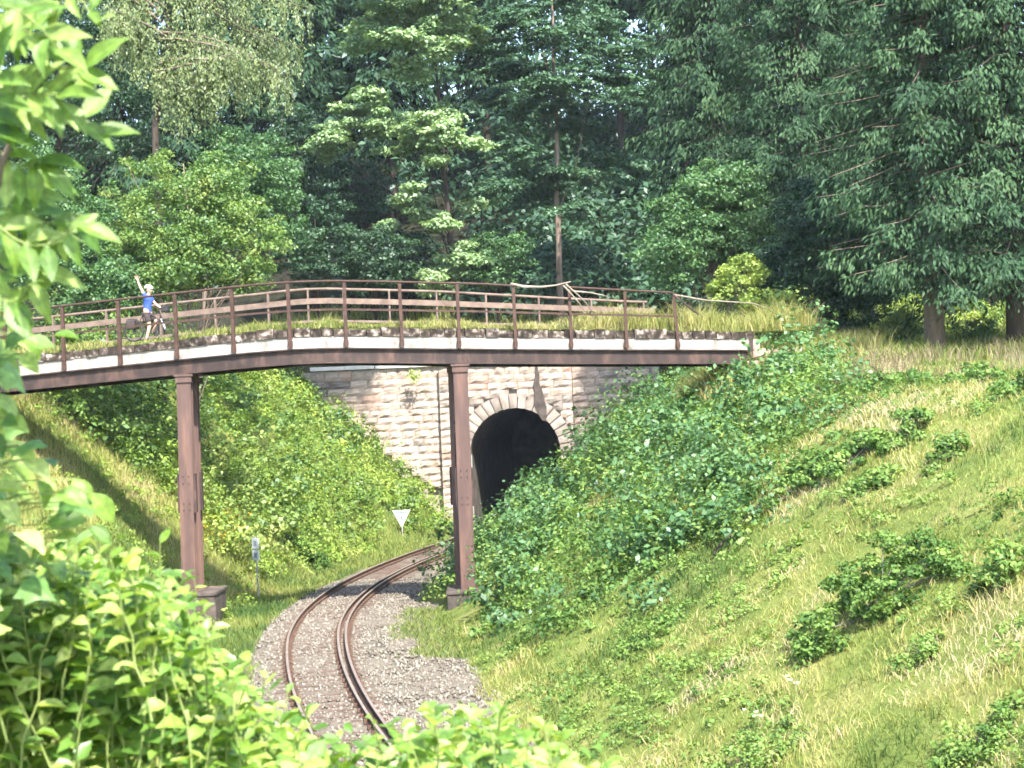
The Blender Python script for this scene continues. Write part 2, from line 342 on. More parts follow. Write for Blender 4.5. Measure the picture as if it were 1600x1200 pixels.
# ------------------------------------------------------------------ railway track
RAILP = [(-.065, 0), (.065, 0), (.065, .012), (.012, .03), (.012, .105), (.034, .118), (.034, .148), (-.034, .148), (-.034, .118), (-.012, .105), (-.012, .03), (-.065, .012)]
trk = empty('railway_track', (float(trackx(60)), 60, 0), 'single railway track curving right into the tunnel', 'track')
py_ = np.arange(28, 116, .5)
for u, y0, y1 in ((-.75, 28, 116), (.75, 28, 116), (.55, 28, 96)):
    P = [off(y, u) + Vector((0, 0, .03)) for y in py_ if y0 <= y <= y1]
    r = MB().sweep(P, RAILP).build('rail', M['rail'], trk)
    MB().sweep([p + Vector((0, 0, .1495)) for p in P], [(-.03, 0), (.03, 0), (.03, .003), (-.03, .003)]).build('rail_head', M['railtop'], r, origin=trk.location)
sm = MB().box((0, 0, 0), (2.3, .24, .1)).mesh('sleeper'); sm.materials.append(M['sleeper'])
fm = MB().box((0, 0, 0), (.05, .1, .07)).box((0.03, 0, .02), (.05, .05, .05)).mesh('fastening'); fm.materials.append(M['rail'])
s_acc = 30.
while s_acc < 98:
    p = off(s_acc, 0); dx = float(trackx(s_acc + .1) - trackx(s_acc - .1)) / .2
    o = link('sleeper', sm, None, trk, p - trk.location + Vector((0, 0, -.05))); o.rotation_euler = (0, 0, -math.atan(dx))
    if s_acc < 56:
        for u in (-.84, -.66, .84, .46):
            f = link('fastening', fm, None, trk, off(s_acc, u) - trk.location + Vector((0, 0, .06))); f.rotation_euler = (0, 0, -math.atan(dx))
    s_acc += .62 / math.sqrt(1 + dx * dx)

# ------------------------------------------------------------------ tunnel portal of rough sandstone
PR = -5
por = empty('tunnel_portal', (TUN.x, 97, 0), 'pale sandstone tunnel portal with a round dark arch over the track', 'tunnel portal', rz=R(PR))
AR, AZ, RW = 2.3, 3.5, .74
def block_mesh(seed):
    r = random.Random(seed); vs = []; 
    for (sx, sz) in ((-1, -1), (1, -1), (1, 1), (-1, 1)): vs.append((sx * .5, .5, sz * .5))
    for j in range(4):
        for i in range(4):
            ex = i in (0, 3) or j in (0, 3)
            vs.append((-.5 + i / 3 + (0 if i in (0, 3) else r.uniform(-.08, .08)), -.5 + (r.uniform(.04, .12) if ex else r.uniform(-.16, .03)), -.5 + j / 3 + (0 if j in (0, 3) else r.uniform(-.08, .08))))
    fs = []
    G = lambda i, j: 4 + j * 4 + i
    for j in range(3):
        for i in range(3): fs.append((G(i, j), G(i + 1, j), G(i + 1, j + 1), G(i, j + 1)))
    fs += [(0, 1, G(3, 0), G(2, 0), G(1, 0), G(0, 0)), (1, 2, G(3, 3), G(3, 2), G(3, 1), G(3, 0)), (2, 3, G(0, 3), G(1, 3), G(2, 3), G(3, 3)), (3, 0, G(0, 0), G(0, 1), G(0, 2), G(0, 3))]
    return vs, fs
BM = []
for k in range(8):
    for mt in ('stone', 'stone', 'stone', 'stone2' if k % 2 else 'stone3'):
        v, f = block_mesh(k); me = bpy.data.meshes.new('stone_block'); me.from_pydata(v, [], f); me.update(); me.materials.append(M[mt]); BM.append(me)
br = random.Random(3)
def course(x0, x1, z0, h, y, dep, front):
    x = x0
    while x < x1 - .05:
        wd = br.uniform(.45, 1.05)
        if x1 - (x + wd) < .35: wd = x1 - x
        o = link('stone_block', BM[br.randrange(len(BM))], None, por, (x + wd / 2, y + dep / 2 + br.uniform(-.025, .025), z0 + h / 2))
        o.scale = (wd - .016, dep, h - .016); x += wd
def ex(z):
    return AR if z < AZ - .3 else (math.sqrt(max(0, (AR + RW) ** 2 - (z - AZ) ** 2)) if z < AZ + AR + RW else 0)
zt = 8.05
z = 0; rows = []
while z < zt - .2:
    h = br.uniform(.33, .42)
    if zt - (z + h) < .25: h = zt - z
    rows.append((z, h)); z += h
for z0, h in rows:
    e = ex(z0 + h * .5)
    if e <= 0: course(-3.75, 3.0, z0, h, -.42, .4, 1)
    else:
        if e < 3.7: course(-3.75, -e, z0, h, -.42, .4, 1)
        if e < 2.95 and z0 > 2.4: course(e, 3.0, z0, h, -.42, .4, 1)
    # wings, left one standing out of the slope
    lx = -3.78 - (z0 - 1.3) * 1.3
    if lx < -4.2: course(max(-10.4, lx), -3.75, z0, h, 0, .4, 0)
    if z0 > 4.0: course(3.0, min(6.9, 3.05 + (z0 - 3.2) * 1.1), z0, h, .05, .4, 0)
# voussoirs
nv = 19
for k in range(nv):
    a0 = math.pi * (k + .06) / nv - .0; a1 = math.pi * (k + .94) / nv; rr = AR + RW - .03 + br.uniform(-.05, .03); yb = -.45 + br.uniform(-.03, .02)
    P = [(math.cos(a) * q, AZ + math.sin(a) * q) for a, q in ((a0, AR), (a1, AR), (a1, rr), (a0, rr))]
    c = ((a0 + a1) / 2, (AR + rr) / 2); cc = (math.cos(c[0]) * c[1], AZ + math.sin(c[0]) * c[1])
    vs_ = [(x, yb, zz_) for x, zz_ in P] + [(x, .2, zz_) for x, zz_ in P] + [(cc[0], yb - .03, cc[1])]
    m_ = MB().add(vs_, [(0, 8, 1), (1, 8, 2), (2, 8, 3), (3, 8, 0), (0, 1, 5, 4), (1, 2, 6, 5), (2, 3, 7, 6), (3, 0, 4, 7)])
    m_.build('voussoir', M['stone3'], por, origin=(0, 0, 0))
# core of the wall behind the blocks, with the arch opening
m_ = MB()
def slab(x0, x1, z0, z1, y0, y1): m_.box(((x0 + x1) / 2, (y0 + y1) / 2, (z0 + z1) / 2), (x1 - x0, y1 - y0, z1 - z0))
slab(-11, -AR - .7, -1, zt - .03, .3, 1.3); slab(AR + .7, 7.4, -1, zt - .03, .35, 1.3)
slab(-3.7, -AR - .02, -1, zt - .06, -.25, .28); slab(AR + .02, 2.95, -1, zt - .06, -.25, .33)
na = 24
for k in range(na):
    a0 = math.pi * k / na; a1 = math.pi * (k + 1) / na
    x0, z0 = math.cos(a0) * (AR + .04), AZ + math.sin(a0) * (AR + .04); x1, z1 = math.cos(a1) * (AR + .04), AZ + math.sin(a1) * (AR + .04)
    m_.add([(x0, -.24, z0), (x1, -.24, z1), (x1, -.24, zt - .06), (x0, -.24, zt - .06), (x0, 1.2, z0), (x1, 1.2, z1), (x1, 1.2, zt - .06), (x0, 1.2, zt - .06)], [(0, 1, 2, 3), (4, 7, 6, 5), (0, 4, 5, 1), (2, 6, 7, 3)])
m_.build('wall_core', M['mortar'], por, origin=(0, 0, 0))
# coping slabs
x = -10.4
while x < 6.8:
    wd = br.uniform(1.3, 1.9); wd = min(wd, 6.9 - x); cen = -4.2 < x + wd / 2 < 3.2
    MB().box((x + wd / 2, (-.12 if cen else .2), zt + .12), (wd - .03, (.95 if cen else .75), .2)).build('coping_slab', M['coping'], por, origin=(0, 0, 0), bevel=.02); x += wd
# lining following the curve
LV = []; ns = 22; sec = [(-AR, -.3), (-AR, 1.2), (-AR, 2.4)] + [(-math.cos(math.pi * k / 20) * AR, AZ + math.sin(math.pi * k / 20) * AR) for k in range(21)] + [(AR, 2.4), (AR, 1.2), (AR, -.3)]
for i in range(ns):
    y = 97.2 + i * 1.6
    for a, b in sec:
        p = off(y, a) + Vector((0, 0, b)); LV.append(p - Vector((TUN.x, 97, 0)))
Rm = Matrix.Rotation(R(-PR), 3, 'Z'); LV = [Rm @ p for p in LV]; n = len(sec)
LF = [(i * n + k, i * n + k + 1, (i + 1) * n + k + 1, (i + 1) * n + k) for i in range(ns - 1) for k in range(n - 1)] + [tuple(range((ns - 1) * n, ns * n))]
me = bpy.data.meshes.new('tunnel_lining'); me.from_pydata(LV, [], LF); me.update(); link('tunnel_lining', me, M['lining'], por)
# damp streak below a weep hole, left of the right pilaster
sv = [(0, 7.9, .05), (.02, 7.4, .09), (-.03, 7.0, .16), (.03, 6.6, .22), (.08, 6.2, .26), (.14, 5.8, .3), (.2, 5.4, .22), (.3, 5.1, .1)]
m_ = MB(); vv = []
for dx, zz_, hw in sv: vv += [(1.25 + dx - hw * br.uniform(.7, 1.1), -.53, zz_), (1.25 + dx + hw * br.uniform(.7, 1.1), -.53, zz_), (1.25 + dx + hw, -.36, zz_), (1.25 + dx - hw, -.36, zz_)]
fs_ = []
for i in range(len(sv) - 1):
    for k in range(4): fs_.append((i * 4 + k, i * 4 + (k + 1) % 4, i * 4 + 4 + (k + 1) % 4, i * 4 + 4 + k))
m_.add(vv, fs_ + [(0, 1, 2, 3)]).build('moss_streak', M['stain'], por, origin=(0, 0, 0))['label'] = 'dark mossy streak on the portal face'

# ------------------------------------------------------------------ footbridge
KP = [(-170, 575, 59.2), (20, 557, 58), (275, 530, 56.8), (400, 517.5, 56.2), (460, 513, 56.1), (520, 511, 56.1), (600, 511.5, 56.4), (720, 513, 57), (900, 515, 58.5), (1060, 516, 60), (1178, 517, 61)]
kw = np.array([at(*p) for p in KP]); kx = kw[:, 0]
def kerb(x, side=0.):
    """top of the near kerb at world x; side = metres towards the far edge"""
    x = min(max(x, kx[0]), kx[-1])
    y = float(np.interp(x, kx, kw[:, 1])); z = float(np.interp(x, kx, kw[:, 2]))
    xa, xb = x - .8, x + .8; d = Vector((1.6, float(np.interp(xb, kx, kw[:, 1]) - np.interp(xa, kx, kw[:, 1])), 0)).normalized()
    return Vector((x, y, z)) + Vector((-d.y, d.x, 0)) * side
BW = 2.6
XA, XB = kx[0], kx[-1]
def bpath(side, dz, step=.4, x0=XA, x1=XB):
    k = max(2, int((x1 - x0) / step) + 1); return [kerb(x, side) + Vector((0, 0, dz)) for x in np.linspace(x0, x1, k)]
def pxx(px):
    """world x on the near kerb line under photo column px"""
    lo, hi = XA, XB
    for _ in range(40):
        m = (lo + hi) / 2; p = kerb(m); v = CM.transposed() @ (p - CAM)
        if 800 + F * v.x / -v.z < px: lo = m
        else: hi = m
    return (lo + hi) / 2
fb = empty('footbridge', (kerb(0).x, kerb(0).y + 1.7, 0), 'old humped footbridge of rusty steel and pale concrete across the cutting', 'bridge')
KH, SH, GH = .26, .34, .46
MB().sweep(bpath(BW / 2, 0), [(-BW / 2 + .04, -KH - SH), (BW / 2 - .04, -KH - SH), (BW / 2 - .04, -KH - .003), (-BW / 2 + .04, -KH - .003)]).build('deck_slab', M['concrete'], fb)
MB().sweep(bpath(BW / 2, 0), [(-BW / 2 + .3, -KH), (BW / 2 - .3, -KH), (BW / 2 - .4, .04), (0, .1), (-BW / 2 + .4, .04)]).build('deck_fill', M['soil'], fb)
for sd in (.1, BW - .1):   # I-section girders
    w2, tf = .11, .035; t, b_ = -KH - SH - .004, -KH - SH - GH
    MB().sweep(bpath(sd, 0), [(-w2, b_), (w2, b_), (w2, b_ + tf), (.012, b_ + tf), (.012, t - tf), (w2, t - tf), (w2, t), (-w2, t), (-w2, t - tf), (-.012, t - tf), (-.012, b_ + tf), (-w2, b_ + tf)]).build('girder', M['steel'], fb)
x = XA + 1.
while x < XB:
    MB().bar(kerb(x, .12) + Vector((0, 0, -KH - SH - .2)), kerb(x, BW - .12) + Vector((0, 0, -KH - SH - .2)), .1, .2).build('cross_beam', M['steel'], fb); x += 2.3
# kerb stones, each by itself
kb = random.Random(5)
for sd in (.14, BW - .14):
    x = XA
    while x < XB - .1:
        ln = kb.uniform(.32, .62) if sd < 1 else 1.2
        ln = min(ln, XB - x); a = kerb(x + .012, sd); b = kerb(x + ln - .012, sd); hh = KH - .004 + kb.uniform(-.06, .035)
        d = (b - a); d.z = 0; d.normalize(); nn = Vector((-d.y, d.x, 0)); wn = .14 + kb.uniform(-.025, .02); vs_ = []
        for p in (a, b):
            for s_, zz_ in ((-wn, 0), (-wn * kb.uniform(.75, 1), hh), (.13, hh * kb.uniform(.85, 1)), (.13, 0)): vs_.append(p + nn * s_ + Vector((0, 0, -KH + .002 + zz_)))
        MB().add(vs_, [(0, 1, 2, 3), (7, 6, 5, 4), (0, 4, 5, 1), (1, 5, 6, 2), (2, 6, 7, 3), (3, 7, 4, 0)]).build('kerb_stone', M['kerb'], fb); x += ln
# railings
posts = [-78, 10, 100, 188, 276, 365, 453, 540, 627, 716, 804, 891, 977, 1058]
def rh(x): return float(np.interp(x, [pxx(20), pxx(450), pxx(750), pxx(1058)], [1.36, 1.36, 1.34, 1.12]))
PX = [pxx(p) for p in posts]
for i, x in enumerate(PX):
    lean = Vector((random.uniform(-.02, .02), 0, 0)); 
    if i == 13: lean = Vector((-.1, 0, 0))
    a = kerb(x, -.06) + Vector((0, 0, -KH - SH + .01)); b = kerb(x, -.06) + Vector((0, 0, rh(x))) + lean
    d = (kerb(x + .3) - kerb(x - .3)); d.z = 0; d.normalize(); nn = Vector((-d.y, d.x, 0))
    m_ = MB().bar(a, b, .018, .1, up=d); m_.bar(a + d * .045 + nn * .04, b + d * .045 + nn * .04, .09, .014, up=d)
    pst = m_.build('post', M['railing'], fb)
    MB().box(a + Vector((0, 0, .14)) + nn * .03, (.14, .07, .16)).build('bracket', M['railing'], pst, origin=fb.location)
    # far side post
    xf = x + .18
    if xf < XB:
        a = kerb(xf, BW + .06) + Vector((0, 0, -KH - SH)); b = kerb(xf, BW + .06) + Vector((0, 0, rh(x) - .06)); MB().bar(a, b, .1, .05, up=d).build('post', M['railpale'], fb)
def railpath(side, f, dz, x0, x1, step=.5):
    return [kerb(x, side) + Vector((0, 0, rh(x) * f + dz)) for x in np.linspace(x0, x1, int((x1 - x0) / step) + 2)]
MB().tube(railpath(-.06, 1, .0, XA, PX[10] + .15), .034, 8).build('top_rail', M['railing'], fb)
MB().tube(railpath(-.06, 1, .05, PX[11] - .1, PX[13] - .1), .034, 8).build('top_rail', M['railing'], fb)
MB().sweep(railpath(-.03, .36, 0, XA, PX[13]), [(-.012, 0), (.012, 0), (.012, .06), (-.012, .06)]).build('lower_rail', M['railing'], fb)
MB().tube(railpath(BW + .06, 1, -.06, XA, PX[13] + .3), .04, 8).build('top_rail', M['railpale'], fb)
MB().sweep(railpath(BW + .0, .62, 0, XA, PX[13] + .5), [(-.02, 0), (.02, 0), (.02, .17), (-.02, .17)]).build('middle_rail', M['railpale'], fb)
MB().sweep(railpath(BW + .0, .2, 0, XA, PX[13] + .5), [(-.02, 0), (.02, 0), (.02, .07), (-.02, .07)]).build('lower_rail', M['railpale'], fb)
tp_ = kerb(PX[13], -.06) + Vector((-.1, 0, rh(PX[13])))
MB().bar(tp_, kerb(PX[13] + .72, -.02) + Vector((0, 0, .5)), .06, .05).build('end_brace', M['steel'], fb)
MB().bar(kerb(XB - .1, .02) + Vector((0, 0, -.16)), kerb(XB - .12, .02) + Vector((0, 0, -1.05)), .12, .08).build('end_stub', M['steel'], fb)
# piers: two H columns each, standing on a concrete footing
def hcol(a, b, wdt, parent):
    ax = Vector((1, 0, 0)); m_ = MB()
    d = (b - a).normalized(); y = Vector((0, 1, 0))
    for s_ in (-1, 1): m_.bar(a + y * s_ * .17, b + y * s_ * .17, wdt, .035, up=(0, 1, 0))
    m_.bar(a, b, .03, .3, up=(0, 1, 0))
    c = m_.build('column', M['column'], parent)
    MB().box(b + Vector((0, 0, .03)), (wdt + .14, .52, .06)).box(b + Vector((0, -.2, -.1)), (wdt + .06, .06, .16)).build('cap_plate', M['column'], c, origin=parent.location)
    MB().box(a + Vector((0, 0, .02)), (wdt + .22, .6, .05)).build('base_plate', M['column'], c, origin=parent.location)
    mid = a.lerp(b, .46); MB().box(mid + Vector((0, .0, 0)), (wdt + .13, .24, 1.15)).build('splice_plate', M['steel'], c, origin=parent.location)
    for s_ in (-.5, -.3, .3, .5):
        for q_ in (-.09, .09): MB().box(mid + Vector((q_, -.195, s_)), (.035, .03, .035)).build('bolt', M['steel'], c, origin=parent.location)
for px_t, px_b, y_b, wdt in ((283, 297, 926, .42), (719, 732, 922, .42)):
    xt = pxx(px_t)
    n0 = kerb(xt, .14); a0 = at(px_b, y_b, n0.y)
    for sd in (.14, BW - .14):
        dxf = 0 if sd < 1 else (.0 if px_t < 500 else -.2)
        b = Vector((n0.x + dxf, n0.y + (0 if sd < 1 else 1.15), n0.z - KH - SH - GH - .065))
        a = Vector((a0.x + dxf, b.y, a0.z)); hcol(a, b, wdt, fb)
    MB().box((n0.x, n0.y + BW / 2 + .15, n0.z - KH - SH - GH - .17), (.24, BW - .3, .2)).build('head_beam', M['steel'], fb)
    fx, fz = a.x, a.z
    rgt = px_t > 500
    cxf = fx + (.25 if not rgt else .03)
    MB().box((cxf, a.y - .58, fz / 2 - .4), (1.15 if not rgt else .92, 2.1, fz + .8)).build('footing', M['footing' if not rgt else 'stain'], fb, bevel=.04)  # right footing takes the darker colours of the portal streak
    MB().box((cxf, a.y - .58, fz - .03), (1.21 if not rgt else .98, 2.18, .1)).build('footing_cap', M['footing' if not rgt else 'stain'], fb, bevel=.02)
    bz = fz + (kerb(xt).z - KH - SH - GH - fz) * .55
    MB().bar((fx - .03, a.y, bz - 1.0), (fx, a.y - 1.1, bz + 1.0), .08, .08).build('diagonal_brace', M['steel'], fb)
    MB().bar((fx, a.y, bz + 1.3), (fx, a.y - 1.1, bz + 1.3), .1, .1).build('tie_beam', M['steel'], fb)
# right abutment of rough stones
ab = empty('abutment', kerb(XB) + Vector((.4, 1.5, -3)), 'crumbling rough stone abutment under the right bridge end', 'abutment')
ar = random.Random(8)
for j in range(6):
    for i in range(4):
        for kx_ in range(5 if i == 0 else 1):
            c = kerb(XB) + Vector((-.55 + i * .62 + ar.uniform(-.08, .08) + (.25 if j % 2 else 0) - (.0 if j < 5 else .1), .25 + kx_ * .72, -2.6 + j * .36 + (0 if j < 4 else .05)))
            if i == 0 and j > 4 and kx_ < 5: continue
            o = link('stone_block', BM[3 + 4 * ar.randrange(8)], None, ab, c - ab.location); o.scale = (.6, .62, .34); o.rotation_euler = (ar.uniform(-.05, .05), ar.uniform(-.05, .05), ar.uniform(-.15, .15))

# ------------------------------------------------------------------ foliage tools
def unit(a): return a / np.maximum(np.linalg.norm(a, axis=-1, keepdims=True), 1e-6)
def leaf_quads(C, D, Nn, Ln, Wd, fold=.15):
    """one bent rhombus per leaf: C centre, D tip direction, Nn face direction"""
    S = unit(np.cross(D, Nn)); Nn = np.cross(S, D); n = len(C)
    Ln = np.broadcast_to(Ln, n)[:, None]; Wd = np.broadcast_to(Wd, n)[:, None]
    b = C - D * Ln * .5; t = C + D * Ln * .5; m = C - D * Ln * .06 + Nn * (Wd * fold)
    V = np.stack([b, m + S * Wd * .5, t, m - S * Wd * .5], 1)
    return V.reshape(-1, 3), np.arange(n * 4).reshape(n, 4)
def foliage(name, C, D, Nn, Ln, Wd, tint, mat, parent, origin, kind=None):
    V, Fq = leaf_quads(C, D, Nn, Ln, Wd)
    o = link(name, np_mesh(name, V - np.array(origin), Fq, np.repeat(tint, 4)), mat, parent)
    if kind: o['kind'] = kind
    return o
def rdir(n, r=rng):
    return unit(r.normal(size=(n, 3)))
def cluster_leaves(cent, rad, per, r, updir=.8, jitter=.6, flat=.45, tilt=None):
    """leaves in flattened clumps; cent (k,3), rad (k,), per leaves each"""
    k = len(cent); C = np.repeat(cent, per, 0); rr = np.repeat(rad, per)
    o = rdir(k * per, r) * (r.random(k * per) ** .45)[:, None]; o[:, 2] *= flat
    if tilt is not None:
        T = np.repeat(tilt, per, 0); o[:, 2] += o[:, 0] * T[:, 0] + o[:, 1] * T[:, 1]
    C = C + o * rr[:, None]
    Nn = unit(np.array([0, 0, updir]) + unit(o + 1e-6) * .55 + r.normal(size=C.shape) * jitter)
    D = unit(np.cross(Nn, rdir(len(C), r)) + np.array([0, 0, -.25]))
    return C, D, Nn
def curve_pts(a, b, sag, n=7, wob=.0, r=random):
    a = Vector(a); b = Vector(b); out = []
    for i in range(n):
        t = i / (n - 1); p = a.lerp(b, t); p.z += sag * 4 * t * (1 - t)
        if 0 < i < n - 1 and wob: p += Vector((r.uniform(-wob, wob), r.uniform(-wob, wob), r.uniform(-wob, wob) * .5))
        out.append(p)
    return out
def broadleaf(name, base, label, lobes, mat, bark, leaf=.13, n_cl=160, per=110, rad=(.5, 1.0), flat=.45, trunk_r=.16, seed=1, top=None, group=None, jitter=.6, updir=.8, droop=0., cat='tree', shell=.55, tmean=.5, limbs=26):
    """lobes: (centre, (rx, ry, rz), share) ellipsoids that the crown fills"""
    r = np.random.default_rng(seed); rr = random.Random(seed); base = Vector(base)
    t = empty(name, base, label, cat, group)
    cents = []; rads = []
    tot = sum(l[2] for l in lobes)
    for c, ax, sh in lobes:
        k = max(3, int(n_cl * sh / tot)); d = rdir(k, r); rho = shell + (1 - shell) * r.random(k); rho = np.where(r.random(k) < .18, rho * .6, rho)
        cents.append(np.array(c) + d * rho[:, None] * np.array(ax)); rads.append(r.uniform(rad[0], rad[1], k))
    cents = np.concatenate(cents); rads = np.concatenate(rads)
    tilt = None
    if droop:
        ctr = np.mean([l[0] for l in lobes], 0); o2 = cents[:, :2] - ctr[:2]; tilt = -droop * unit(o2)
    C, D, Nn = cluster_leaves(cents, rads, per, r, updir, jitter, flat, tilt)
    ct = np.clip(r.normal(tmean, .16, len(cents)), 0, 1)
    tint = np.clip(np.repeat(ct, per) + r.normal(0, .13, len(C)), 0, 1)
    ln = leaf * r.uniform(.7, 1.3, len(C))
    foliage('crown', C, D, Nn, ln, ln * .62, tint, mat, t, base)
    # trunk and limbs
    zc = sum(l[0][2] * l[2] for l in lobes) / tot; xc = sum(l[0][0] * l[2] for l in lobes) / tot; yc = sum(l[0][1] * l[2] for l in lobes) / tot
    topz = top if top else max(l[0][2] + l[1][2] * .6 for l in lobes)
    tpts = [base.lerp(Vector((xc * .5 + base.x * .5, yc * .5 + base.y * .5, topz)), q) + Vector((rr.uniform(-.08, .08), rr.uniform(-.08, .08), 0)) for q in np.linspace(0, 1, 9)]
    tpts[0] = base - Vector((0, 0, .3))
    tr = MB().tube(tpts, [trunk_r * (1.25 if i == 0 else 1 - .8 * i / 8) for i in range(9)], 9).build('trunk', M[bark], t, smooth=True)
    pick = rr.sample(range(len(cents)), min(limbs, len(cents)))
    m_ = MB()
    for i in pick:
        e = Vector(cents[i]); zq = base.z + (e.z - base.z) * rr.uniform(.35, .75); f = min(1, max(.05, (zq - base.z) / max(.1, topz - base.z))); j = min(7, int(f * 8)); a = tpts[j].lerp(tpts[j + 1], f * 8 - j)
        L_ = (e - a).length; P = curve_pts(a, e, L_ * .07, 6, L_ * .025, rr); r0 = trunk_r * .3 * (1 - .6 * f)
        m_.tube(P, [max(.012, r0 * (1 - .85 * q / 5)) for q in range(6)], 5, cap=False)
    o = m_.build('limbs', M[bark], t, smooth=True); o['kind'] = 'stuff'
    return t
def spruce(name, base, label, H, z0, Rm, mat, bark='barkd', seed=1, n_br=150, per=170, droop=.45, trunk_r=.28, group=None, tuft=(.3, .085), hang=.75, zmax=None, lean=0, prof=.8, build=True):
    r = np.random.default_rng(seed); rr = random.Random(seed); base = Vector(base); t = empty(name, base, label, 'tree', group)
    zt_ = zmax or H
    C = []; D = []; Nn = []; T = []; m_ = MB()
    for i in range(n_br):
        q = (i + rr.random()) / n_br; z = z0 + (zt_ - z0) * q; f = (z - z0) / (H - z0)
        L_ = Rm * ((1 - f) ** prof) * rr.uniform(.7, 1.08) + .3; a = i * 2.39996 + rr.uniform(-.4, .4); ca, sa = math.cos(a), math.sin(a)
        s = np.sort(r.random(per) ** .7) * .97 + .03
        dr = droop * rr.uniform(.7, 1.3)
        hx = s * L_; hz = z + L_ * (.12 * s - dr * s ** 1.5 + .13 * s ** 4)
        side = r.normal(0, 1, per) * (.07 + .2 * (1 - s)) * L_ * .75
        hg = r.random(per) ** 1.3 * hang * (.35 + .65 * (1 - np.abs(s - .55)))
        P = np.stack([hx * ca - side * sa, hx * sa + side * ca, hz - hg - np.abs(side) * .25], -1)
        C.append(P)
        dd = np.stack([ca * .45 - np.sign(side) * sa * .5 * r.random(per), sa * .45 + np.sign(side) * ca * .5 * r.random(per), -.35 - hg * 1.1], -1) + r.normal(0, .22, (per, 3))
        D.append(unit(dd)); Nn.append(unit(np.array([ca * .5, sa * .5, .8]) + r.normal(0, .45, (per, 3))))
        T.append(np.clip(rr.gauss(.45, .16) + r.normal(0, .14, per) + .12 * s, 0, 1))
        pts = [Vector((L_ * v * ca, L_ * v * sa, z + L_ * (.12 * v - dr * v ** 1.5 + .13 * v ** 4))) + base * 1 for v in (0, .3, .6, .9)]
        m_.tube([p for p in pts], [.035 + .012 * L_ / 3, .03, .02, .008], 4, cap=False)
    C = np.concatenate(C); D = np.concatenate(D); Nn = np.concatenate(Nn); T = np.concatenate(T)
    ln = tuft[0] * r.uniform(.65, 1.35, len(C))
    foliage('crown', C + np.array(base), D, Nn, ln, tuft[1] * r.uniform(.7, 1.4, len(C)), T, M[mat], t, base)
    o = m_.build('boughs', M[bark], t, smooth=True); o['kind'] = 'stuff'
    k = 10; MB().tube([base + Vector((lean * i / k, 0, -.3 if i == 0 else H * i / k)) for i in range(k + 1)], [trunk_r * (1.3 if i == 0 else 1.02 - .95 * i / k) for i in range(k + 1)], 10).build('trunk', M[bark], t, smooth=True)
    return t
def copy_thing(o, loc, rz, sc, label, group=None):
    c = o.copy(); col.objects.link(c); c.location = loc; c.rotation_euler = (0, 0, rz); c.scale = sc; c['label'] = label
    if group: c['group'] = group
    for ch in list(o.children):
        d = ch.copy(); col.objects.link(d); d.parent = c
    return c
def gbase(px, Y):
    """ground point below photo column px at depth Y"""
    p = at(px, 560, Y); return Vector((p.x, Y, gz(p.x, Y)))

# ------------------------------------------------------------------ trees behind the bridge
A = lambda px, py, Y: tuple(at(px, py, Y))
m2 = lambda px, Y: px * Y / F           # photo pixels -> metres at depth Y
# weeping birch, top left
def birch(base, label, seed):
    r = np.random.default_rng(seed); rr = random.Random(seed); base = Vector(base); Y = base.y
    t = empty('weeping_birch', base, label, 'tree')
    limbs = [((255, -60), (300, -20), (470, 10)), ((255, -40), (360, 40), (455, 60)), ((250, 60), (330, 60), (445, 120)), ((245, 20), (190, -20), (110, -60)), ((250, 100), (320, 95), (400, 100)), ((248, 60), (215, 40), (170, 40)), ((255, -120), (340, -100), (430, -70)), ((250, 130), (300, 130), (350, 125)), ((255, -160), (300, -180), (380, -150)), ((250, -90), (200, -120), (150, -110))]
    C = []; D = []; Nn = []; T = []; m_ = MB()
    tr = [base + Vector((0, 0, -.3)), Vector(A(245, 330, Y)), Vector(A(240, 190, Y)), Vector(A(262, 60, Y)), Vector(A(250, -60, Y)), Vector(A(260, -220, Y))]
    tr = [Vector((p.x, Y + .15 * i, p.z)) for i, p in enumerate(tr)]
    for k, (a, b, c) in enumerate(limbs):
        for rep in range(5):
            dy = rr.uniform(-2.2, 1.8); a3, b3, c3 = [Vector(A(p[0] + rr.uniform(-14, 14), p[1] + rr.uniform(-14, 14), Y)) for p in (a, b, c)]
            b3.y += dy * .5; c3.y += dy
            P = [a3.lerp(b3, q / 4).lerp(b3.lerp(c3, q / 4), q / 4) for q in range(5)]
            m_.tube(P, [.05, .04, .03, .02, .008], 5, cap=False)
            for q in np.linspace(.08, 1, 17):     # hanging strands
                p0 = a3.lerp(b3, q).lerp(b3.lerp(c3, q), q); n = 50; ln = rr.uniform(.7, 2.4) * (1.15 - .35 * q)
                s = np.sort(r.random(n)) ; ang = rr.uniform(0, 6.28); out = .22 * ln
                P_ = np.stack([p0.x + math.cos(ang) * out * np.sqrt(s) + r.normal(0, .09, n), p0.y + math.sin(ang) * out * np.sqrt(s) + r.normal(0, .09, n), p0.z + .12 - ln * s ** 1.2 + r.normal(0, .05, n)], -1)
                C.append(P_); D.append(unit(np.array([0, 0, -1]) + r.normal(0, .45, (n, 3)))); Nn.append(unit(np.array([.3, -.5, .35]) + r.normal(0, .6, (n, 3)))); T.append(np.clip(rr.gauss(.5, .2) + r.normal(0, .15, n), 0, 1))
    C = np.concatenate(C); D = np.concatenate(D); Nn = np.concatenate(Nn); T = np.concatenate(T); ln = .155 * r.uniform(.6, 1.3, len(C))
    foliage('crown', C, D, Nn, ln, ln * .42, T, M['l_birch'], t, base)
    m_.build('limbs', M['bark'], t, smooth=True)['kind'] = 'stuff'
    MB().tube(tr, [.22, .16, .14, .12, .1, .05], 9).build('trunk', M['barkd'], t, smooth=True)
birch(gbase(250, 76), 'weeping birch with long hanging yellow-green strands at top left', 11)

